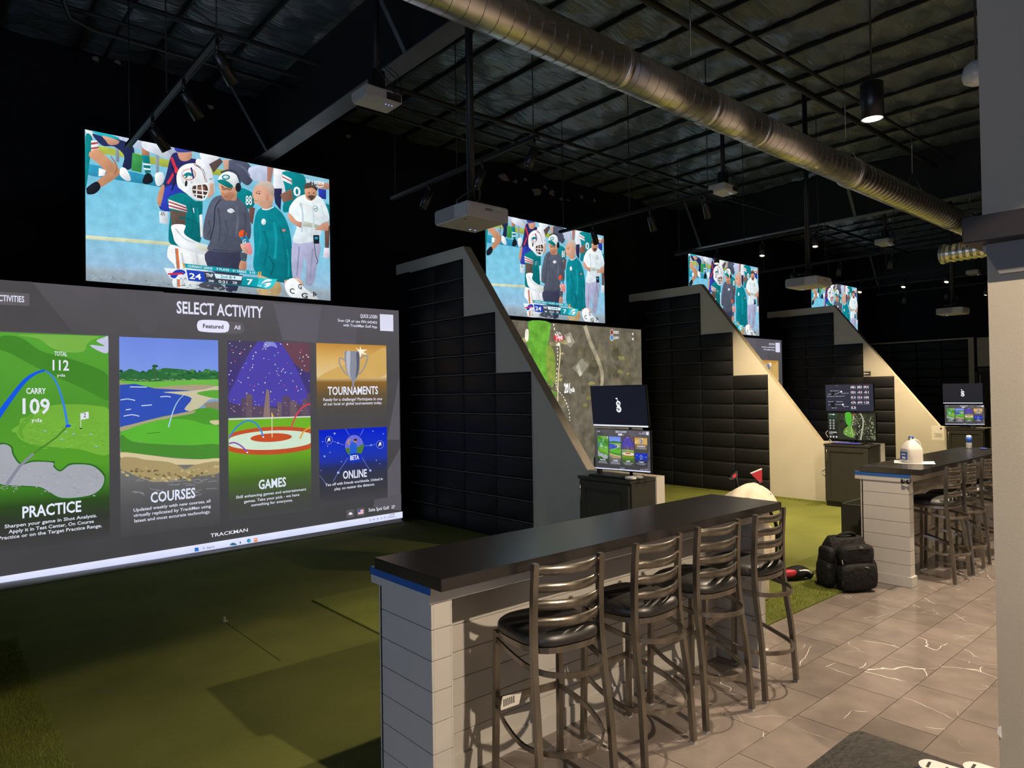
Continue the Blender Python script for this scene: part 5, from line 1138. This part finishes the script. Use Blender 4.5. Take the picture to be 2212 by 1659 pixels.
mp.text('Tee off with friends worldwide. United in', (1188,712), (1774,646), 27, 'dee0f0', Z4, 0.015); mp.text('play, no matter the distance.', (1282,752), (1692,700), 27, 'dee0f0', Z4, 0.015)
# footer
mp.clip = None
mp.text('TRACKMAN', (-42+55,1232), (395,1172), 36, 'e8eaf4', Z4, 0.012)
mp.poly([(1402,955),(1482,943),(1482,1025),(1404,1034)], '5a585c', 0, Z4); mp.poly([(1425,1000),(1430,985),(1445,975),(1460,985),(1465,998),(1440,1003)], 'e0e2ee', 3, Z4); mp.poly([(1510,938),(1588,928),(1588,1008),(1512,1018)], '5a585c', 0, Z4)
mp.poly([(1522,955),(1578,948),(1578,990),(1522,998)], 'e8c8d0', 0, Z4)
for i in range(3): mp.poly([(1522,960+14*i),(1578,953+14*i),(1578,959+14*i),(1522,966+14*i)], 'd05068', 0, Z4, keep=True)
mp.n += 1; mp.poly([(1522,955),(1545,952),(1545,974),(1522,977)], '5058b0', 0, Z4)
mp.text('Suite Spot Golf', (1630,970), (1838,944), 34, 'e4e6f4', Z4, 0.015)
for i in range(3): mp.line([(1864,912+13*i),(1900-9*(i == 2),906+13*i)], 5, 'e4e6f4', Z4, keep=True)
ta, tb = Z2(0, 1432)[1], Z2(0, 1508)[1]
mp.n += 1; mp.grad([(ML, ta+0.0), (MR, ta+0.075), (MR, tb+0.07), (ML, tb)], [(0, 'e6e9ff'), (1, 'd4dafc')], I)
mp.poly([(1735,1172),(1770,1168),(1774,1200),(1738,1206)], '2a70d0', 0, Z2); mp.text('Search', (1846,1180), (1912,1168), 17, '585c68', Z2); mp.ell(1818, 1174, 8, 8, '585c68', Z2, 12); mp.ell(1818, 1174, 5, 5, 'e0e4fc', Z2, 12)
mp.poly([(210,1312),(240,1285),(280,1300),(270,1312)], '3f6a90', 3, Z4); mp.poly([(312,1275),(322,1274),(322,1296),(312,1297)], '2c2c34', 0, Z4); mp.ell(405, 1267, 20, 20, '2a7cc8', Z4, 16); mp.ell(412, 1270, 10, 10, '50c8a0', Z4, 12); mp.poly([(455,1242),(492,1237),(494,1275),(457,1280)], 'e08038', 0, Z4); mp.text('P1', (462,1268), (486,1264), 20, 'fff0e0', Z4)
for i, x in enumerate((1643, 1684, 1722, 1762, 1796)): mp.ell(x, 1056-7*i, 8, 8, '50545e', Z4, 10, keep=True); mp.n += 1; mp.ell(x, 1056-7*i, 5, 5, 'dce0fc', Z4, 10, keep=True)
mp.text('6:26 PM', (1840,1008), (1892,1000), 12, '40444e', Z4); mp.text('9/18/2025', (1826,1034), (1894,1024), 12, '40444e', Z4)
menu_me = mp.mesh('picture')
M['menu'] = picture_material('projected activity menu', 1.0, 0.05, 3)
M['menu_bright'] = picture_material('menu on monitor', 1.15, 0.02, 3)

# --- the aerial course map on the second lower screen (local metres, 4.84 x 2.97)
am = Pic(I)
am.poly([(-2.42, -1.48), (2.42, -1.48), (2.42, 1.49), (-2.42, 1.49)], '605a4c')
rnd = random.Random(9)
def blob(x, y, r, col, sx=1.0, sy=1.0, n=9): am.poly([(x+r*sx*rnd.uniform(.55, 1.15)*math.cos(2*PI*k/n), y+r*sy*rnd.uniform(.55, 1.15)*math.sin(2*PI*k/n)) for k in range(n)], col, 3, keep=True)
def inside(x, y, m=0.0): return -2.4+m < x < 2.4-m and -1.46+m < y < 1.47-m
am.n += 1
for _ in range(90):
    x, y = rnd.uniform(-2.2, 2.2), rnd.uniform(-1.25, 1.3); blob(x, y, rnd.uniform(.06, .18), rnd.choice(['56513f', '6c6450', '4e4a3a', '655d48']), 1, 1.1)
am.n += 1
for _ in range(70):
    x, y = rnd.uniform(-2.2, 2.2), rnd.uniform(-1.3, 1.3); blob(x, y, rnd.uniform(.03, .09), rnd.choice(['8d8452', '9a9062', '7c7648', '857e5c']), 1.6, 0.7)
fx = ray_on('y', SY, 1160, 750).x-BP-LX
def X2(px, py): p_ = ray_on('y', SY, px, py); return (p_.x-BP-LX, p_.z-LZ)
def R(x, y): return (850+x/2.552, 500+y/2.552)
am.poly([X2(*R(q[0], q[1])) for q in ((745,495),(858,500),(862,560),(850,640),(860,720),(850,800),(852,835),(800,760),(735,620),(750,560))], '5f9a34', 4)
am.poly([X2(*R(q[0], q[1])) for q in ((845,640),(880,650),(895,760),(880,830),(850,830))], '7a8c3c', 4)
for _ in range(14): p_ = X2(*R(rnd.uniform(860, 900), rnd.uniform(650, 940))); blob(p_[0], p_[1], 0.05, rnd.choice(['5c8a34', '6f8440', '80854a']))
am.n += 1
am.line([X2(*R(*q)) for q in ((1055,520),(1085,610),(1120,690),(1145,760),(1150,830),(1135,900))], 0.09, '9a9078', smooth=4)
am.poly([X2(*R(*q)) for q in ((940,570),(975,555),(1000,610),(975,640),(955,620))], '8c8474'); am.poly([X2(*R(*q)) for q in ((950,580),(970,575),(980,610),(962,615))], 'b4ac9c')
am.poly([X2(*R(*q)) for q in ((985,750),(1040,700),(1075,740),(1030,800))], '84806e'); am.poly([X2(*R(*q)) for q in ((1005,745),(1020,730),(1040,790),(1025,800))], 'b0aa9c')
am.poly([X2(*R(*q)) for q in ((730,540),(745,545),(742,600),(728,600),(724,570))], 'd8d4c4', 4)
d = [(882,510),(900,620),(905,700),(898,800),(900,865),(935,910),(965,980),(972,1050)]
pth = smooth_path([(a_, b_, 0) for a_, b_ in d], 8)
for i in range(0, len(pth)-1, 2): am.line([X2(*R(pth[i].x, pth[i].y)), X2(*R(pth[i+1].x, pth[i+1].y))], 0.018, 'e8e4d8', keep=True)
am.n += 1; am.line([X2(*R(*q)) for q in ((905,935),(908,800),(918,680),(916,630),(910,622))], 0.022, 'cfc494', smooth=3); am.ell(*X2(*R(910, 622)), 0.03, 0.03, 'f4f0e4')
am.poly([X2(*R(*q)) for q in ((884,572),(936,575),(935,603),(885,600))], 'd02a3c'); 
def T(txt, a_, b_, h_, c, bold=0.02):
    A_, B_ = X2(*R(*a_)), X2(*R(*b_)); am.n += 1
    vs_, ts = text_tris(txt, bold); x0 = min(p[0] for p in vs_); x1 = max(p[0] for p in vs_)
    am.raw([(A_[0]+(B_[0]-A_[0])*(x-x0)/(x1-x0), A_[1]+h_*y/0.69) for x, y in vs_], ts, lin(c))
T('174yds', (896,595), (932,596), 0.085, 'ffffff'); T('To Pin', (897,566), (922,568), 0.04, 'f0f0f0'); T('Total', (941,857), (960,857), 0.05, 'f4f4f4'); T('201', (941,889), (972,889), 0.16, 'ffffff'); T('yds', (974,884), (998,886), 0.085, 'ffffff')
T('RODITO', (1215,563), (1242,565), 0.05, 'e0e0e0'); T('JUAN V', (1215,592), (1242,594), 0.05, 'e0e0e0')
for y_, c in ((556, '8a4038'), (586, '4a7aa8')): q = X2(*R(1203, y_)); am.ell(q[0], q[1], 0.05, 0.06, 'd8d0c8'); am.ell(q[0], q[1], 0.04, 0.05, c)
for y_ in (565, 593): q = X2(*R(1318, y_)); am.poly([(q[0]-.03, q[1]), (q[0]+.02, q[1]+.03), (q[0]+.02, q[1]-.03)], 'e0e0e0')
map_me = am.mesh('picture')
M['map'] = picture_material('projected aerial map', 1.3, 0.40, 6)

# --- small displays (metres, 0.70 x 0.40)
def mini(): 
    q = Pic(I, 0.00006); return q
def logo(q, s=1.0):
    # flag pole rising from a double ring monogram
    q.line([(-0.004*s, 0.03*s), (-0.006*s, 0.085*s)], 0.006*s, 'f4f6fa'); q.poly([(-0.006*s, 0.088*s), (-0.032*s, 0.078*s), (-0.006*s, 0.068*s)], 'f4f6fa')
    for cy_, r_ in ((0.027*s, 0.029*s), (-0.027*s, 0.032*s)):
        q.ell(0.004*s, cy_, r_, r_, 'f4f6fa'); 
    q.ell(0.004*s, 0.027*s, 0.013*s, 0.013*s, '181b26'); q.ell(0.004*s, -0.027*s, 0.014*s, 0.014*s, '181b26')
    q.poly([(0.003*s, 0.018*s), (0.04*s, 0.010*s), (0.04*s, 0.022*s)], '181b26'); q.poly([(-0.032*s, -0.014*s), (0.0, -0.02*s), (-0.032*s, -0.026*s)], '181b26')
    q.line([(0.004*s, 0.03*s), (0.006*s, -0.03*s)], 0.009*s, 'f4f6fa')
lp = mini(); lp.poly([(-0.35, -0.20), (0.35, -0.20), (0.35, 0.20), (-0.35, 0.20)], '171a26'); logo(lp, 1.0); lp.poly([(-0.35, -0.20), (0.35, -0.20), (0.35, -0.185), (-0.35, -0.185)], 'e8ecf8'); logo_me = lp.mesh('display')
dp = mini(); dp.poly([(-0.35, -0.20), (0.35, -0.20), (0.35, 0.20), (-0.35, 0.20)], '2a2c40')
nums = [['108.1', '268.3', '181.0'], ['120.3', '-4.3', '-0.1'], ['0.3', '12.4', '165'], ['4.76', '6919', '1.23'], ['5.5', '', '']]
for r_, row in enumerate(nums):
    for c_, tx in enumerate(row):
        if not tx: continue
        x = 0.03+0.095*c_; y = 0.145-0.077*r_
        dp.line([(x+0.01, y+0.037), (x+0.055, y+0.037)], 0.005, 'c04050'); dp.text(tx, (x, y), (x+0.068, y), 0.03, 'f2f4fa', bold=0.022)
        for k in range(3): dp.line([(x-0.004+0.03*k, y-0.013), (x+0.012+0.03*k, y-0.013)], 0.004, 'a8acc0')
def D_(x, y): return ((x-498)/278*0.35, -(y-400)/160*0.20)
for a_, b_ in (((310,365),(410,325)), ((330,480),(425,482))): dp.line([D_(*a_), D_(*b_)], 0.004, 'c8ccd8'); dp.ell(*D_(*b_), 0.014, 0.014, 'f0f2f6')
dp.poly([D_(*q) for q in ((300,330),(325,325),(325,360),(285,378))], '0c0d14', 3); dp.poly([D_(*q) for q in ((285,460),(320,450),(325,510),(300,515),(280,490))], '0c0d14', 4)
for x, y, tx in ((280,318,'Dyn. Loft 21.4'), (245,358,'Attack'), (236,385,'Club Path 4.3'), (345,383,'Spin Loft 17.1'), (415,348,'Launch 12.4'), (250,450,'Face 4.2'), (350,450,'Launch 3.3'), (425,510,'Side 15.1'), (290,528,'Path 5.5'), (252,488,'Low')):
    w_ = 0.013*len(tx); p_ = D_(x, y); dp.text(tx, p_, (p_[0]+w_*0.72, p_[1]), 0.011, 'e0e3ee')
dp.text('Driver', (-0.19, 0.182), (-0.16, 0.182), 0.009, 'c0c4d0'); data_me = dp.mesh('display')
cp = mini(); cp.poly([(-0.35, -0.20), (0.35, -0.20), (0.35, 0.20), (-0.35, 0.20)], '2c3024')
rnd = random.Random(21)
def cb(x, y, r, col, sx=1, sy=1): cp.poly([(min(.35, max(-.35, x+r*sx*rnd.uniform(.5, 1.2)*math.cos(2*PI*k/8))), min(.2, max(-.2, y+r*sy*rnd.uniform(.5, 1.2)*math.sin(2*PI*k/8)))) for k in range(8)], col, 2, keep=True)
for _ in range(90): cb(rnd.uniform(-.33, .33), rnd.uniform(-.18, .18), rnd.uniform(.01, .035), rnd.choice(['22261c', '3a3f2e', '4a4c38', '1c2018', '56583e']))
cp.n += 1
for _ in range(150): cb(rnd.uniform(0.02, .34), rnd.uniform(-.19, .19), rnd.uniform(.004, .011), rnd.choice(['8a8868', 'a8a684', '70705a', 'b4b090']))
cp.n += 1
cp.poly([(-0.09, 0.2), (0.0, 0.2), (0.005, 0.05), (-0.02, 0.0), (-0.05, 0.02), (-0.08, 0.06)], '4fae34', 3); cp.poly([(-0.1, -0.04), (-0.02, 0.02), (0.03, -0.06), (0.04, -0.14), (0.0, -0.17), (-0.08, -0.14), (-0.12, -0.1)], '6a9a40', 3)
for q in ((-.07,-.07), (-.09,-.12), (-.02,-.1)): cb(q[0], q[1], .012, 'dcd8b8')
cp.n += 1
cp.line([(0.13, 0.2), (0.17, 0.12), (0.17, 0.02), (0.15, -0.08), (0.13, -0.2)], 0.022, 'a8a890', smooth=4); cp.line([(0.03, 0.18), (0.02, 0.05), (0.0, -0.02), (0.02, -0.15)], 0.006, 'd8e0a8', smooth=4)
cp.ell(0.035, 0.18, 0.014, 0.012, 'd03030')
cp.grad([(-0.35, 0.2), (-0.2, 0.2), (-0.2, -0.2), (-0.35, -0.2)], [(0, '2a4634'), (0.4, '20241e'), (1, '1a1c1a')])
for i in range(4):
    for j in range(2): cp.ell(-0.315+0.05*j, 0.085-0.04*i, 0.014, 0.014, 'b8bcc0', n=14); cp.ell(-0.315+0.05*j, 0.085-0.04*i, 0.007, 0.007, '404448', n=10)
for j in range(3): cp.ell(-0.315+0.045*j, -0.165, 0.015, 0.015, 'c0c4c8', n=14)
cp.text('ROUND OVERVIEW', (-0.33, 0.172), (-0.24, 0.172), 0.012, 'e8ecf0'); cp.text('CUP RD SCORING', (-0.335, -0.105), (-0.22, -0.105), 0.018, 'ffffff', bold=0.022); cp.line([(-0.335, -0.122), (-0.28, -0.122)], 0.006, 'd0d4d8'); cp.ell(-0.265, 0.178, 0.011, 0.011, 'e8ecf0', n=14)
course_me = cp.mesh('display')
M['display'] = picture_material('monitor display', 1.0, 0.02, 3)

# ------------------------------------------------------------------ the screens themselves
order = ['first, largest and leftmost', 'second from the left', 'third from the left', 'farthest, partly hidden']
for k in range(4):
    t = thing('football_screen', 'bright projected football broadcast hung high, '+order[k], 'screen', (UX+BP*k, SY, UZ), group='upper football screens')
    MB().box(-w0-0.03, w0+0.03, 0.004, 0.03, -h0-0.05, h0+0.04).build('black_border', M['black_wall'], t)
    link('picture', football_me, M['football'], t)
    MB().box(-0.9, -0.8, 0.03, 0.515, 0.2, 0.4).box(0.8, 0.9, 0.03, 0.515, 0.2, 0.4).build('wall_bracket', M['steel_black'], t)
    if k == 3: continue
    nm = ['large impact screen showing the select activity menu', 'impact screen showing an aerial golf course map behind the first divider', 'impact screen corner with login text behind the second divider'][k]
    t = thing('impact_screen', nm, 'screen', (LX+BP*k, SY, LZ), group='lower impact screens')
    sh = MB().grid(lambda u, v: (ML-0.02+(MR-ML+0.04)*u, 0.024+0.016*math.sin(u*7)*(1-v)**6, MBt-0.03+(MT-MBt+0.035)*v), 24, 12)
    sh.build('cloth', M['sheet'], t)
    if k == 0:
        def lip(u, v):
            d_ = (0.30-0.24*u)*v
            return (ML-0.02+(MR-ML+0.04)*u, -0.004-d_, 0.03-LZ-0.014*min(1, v*3)+0.010*math.sin(u*23+v*2)*v*(1-v)+0.006*math.sin(PI*v)+(0.010*math.sin((v-0.8)*5*PI) if v > 0.8 else 0))
        MB().grid(lip, 40, 20).build('bottom_hem', M['hem'], t)
    link('picture', (menu_me, map_me, menu_me)[k], M[('menu', 'map', 'menu')[k]], t)

msc = (0.70/4.843, 0.1, 0.40/2.968)
tx = XD-0.21
def placed(k, y, low, up):
    x = tx+BP*k
    return monitor('lower_monitor', low[0], x, y, 1.222, 0.0, low[1], low[2], M[low[3]]), monitor('upper_monitor', up[0], x-0.015, y+0.02, 1.655, up[4], up[1], up[2], M[up[3]])
one = (1, 1, 1)
placed(0, 4.455, ('lower monitor with the menu on the console behind the near bar', menu_me, msc, 'menu_bright'), ('tilted dark upper monitor with white monogram behind the near bar', logo_me, one, 'display', 0.10))
placed(1, 4.54, ('lower monitor with an aerial course view on the panelled cabinet', course_me, one, 'display'), ('upper monitor full of shot numbers above the panelled cabinet', data_me, one, 'display', 0.03))
placed(2, 4.60, ('far lower monitor with a bright small menu', menu_me, msc, 'menu_bright'), ('far upper monitor with a white monogram, above the small menu', logo_me, one, 'display', 0.02))
# stands, keyboards and small gear on the cabinets
desk_words = ['on the near console cabinet', 'on the panelled cabinet', 'on the far cabinet']
for k, (cab, cx0, cz) in enumerate(cabs):
    yc = (4.455, 4.54, 4.60)[k]; zt = cz
    t = thing('monitor_stand', 'black pole stand carrying two monitors '+desk_words[k], 'monitor stand', (tx+BP*k+0.11, yc, zt))
    MB().box(-0.10, 0.08, -0.12, 0.12, 0, 0.012, 0.003).build('foot', M['black_plastic'], t); MB().tube([(0.03, 0, 0.01), (0.03, 0, 0.78)], 0.016, 10).build('pole', M['black_plastic'], t)
    for z_ in (0.26, 0.69): MB().box(-0.052, 0.03, -0.02, 0.02, z_-0.02, z_+0.02).build('arm', M['black_plastic'], t)
    t = thing('keyboard', 'black keyboard lying '+desk_words[k], 'keyboard', (cx0+0.075, yc+(0.09 if k != 1 else 0.02), zt+0.001))
    MB().box(-0.06, 0.06, -0.22, 0.22, 0, 0.016, 0.003).build('base', M['black_plastic'], t)
    key = MB().box(-0.009, 0.009, -0.009, 0.009, 0, 0.006).mesh('key'); km = M['screen_off'] if k != 1 else material('blue lit keys', (0.05, 0.06, 0.2), 0.4, emit=(0.10, 0.12, 0.9), es=0.5)
    for i in range(5):
        for j in range(18):
            link('key', key, km if k != 1 or j < 9 else M['greige'], t, (-0.046+0.023*i, -0.198+0.0233*j, 0.016))
    t = thing('mouse', 'black computer mouse '+desk_words[k], 'mouse', (cx0+0.075, yc-0.165-(0.02 if k else 0), zt+0.001))
    MB().ball((0, 0, 0.012), 0.045, 0.028, 0.018, 0.8, 16, 8).build('shell', M['black_plastic'], t); MB().box(-0.03, -0.015, -0.003, 0.003, 0.026, 0.032).build('wheel', M['vent'], t)
for (x, y, z, lb) in ((cabs[0][1]+0.05, 4.250, cabs[0][2], 'white rounded controller at the front of the near console, left one'), (cabs[0][1]+0.16, 4.255, cabs[0][2], 'white rounded controller at the near corner of the near console')):
    t = thing('game_controller', lb, 'controller', (x, y, z+0.001)); MB().ball((0, 0, 0.018), 0.04, 0.062, 0.018, 0.8, 18, 8).build('shell', M['plastic_white'], t); MB().lathe([(0, 0.034), (0.012, 0.034), (0.012, 0.039), (0, 0.039)], 12).build('dial', M['vent'], t)
t = thing('webcam', 'black device strapped to the divider cap beside the near console monitor', 'camera', (XD-0.06, 4.885, 1.02))
MB().box(-0.04, 0.04, -0.05, 0.05, 0, 0.10, 0.008).build('body', M['black_plastic'], t); MB().lathe([(0, -0.06), (0.022, -0.06), (0.022, -0.045), (0, -0.045)], 14, (0, 0, 0.05), 'x').build('lens', M['lamp_black'], t); MB().box(-0.02, 0.02, -0.02, 0.02, -0.062, 0.0).build('bracket', M['black_plastic'], t)
t = thing('white_cable', 'white charging cable looping down beside the panelled cabinet', 'cable', (XD+BP, 4.9, 0))
MB().tube(smooth_path([(-0.12, -0.03, 0.962), (-0.10, 0.03, 1.02), (-0.12, 0.07, 1.10), (-0.10, 0.02, 1.15), (-0.09, -0.02, 1.08), (-0.07, 0.05, 0.985), (-0.012, 0.14, 0.93), (-0.008, 0.08, 0.72), (-0.008, 0.10, 0.58), (-0.008, 0.20, 0.50), (-0.008, 0.16, 0.44), (-0.008, 0.05, 0.44)]), 0.004, 6).build('cord', M['white_print'], t)
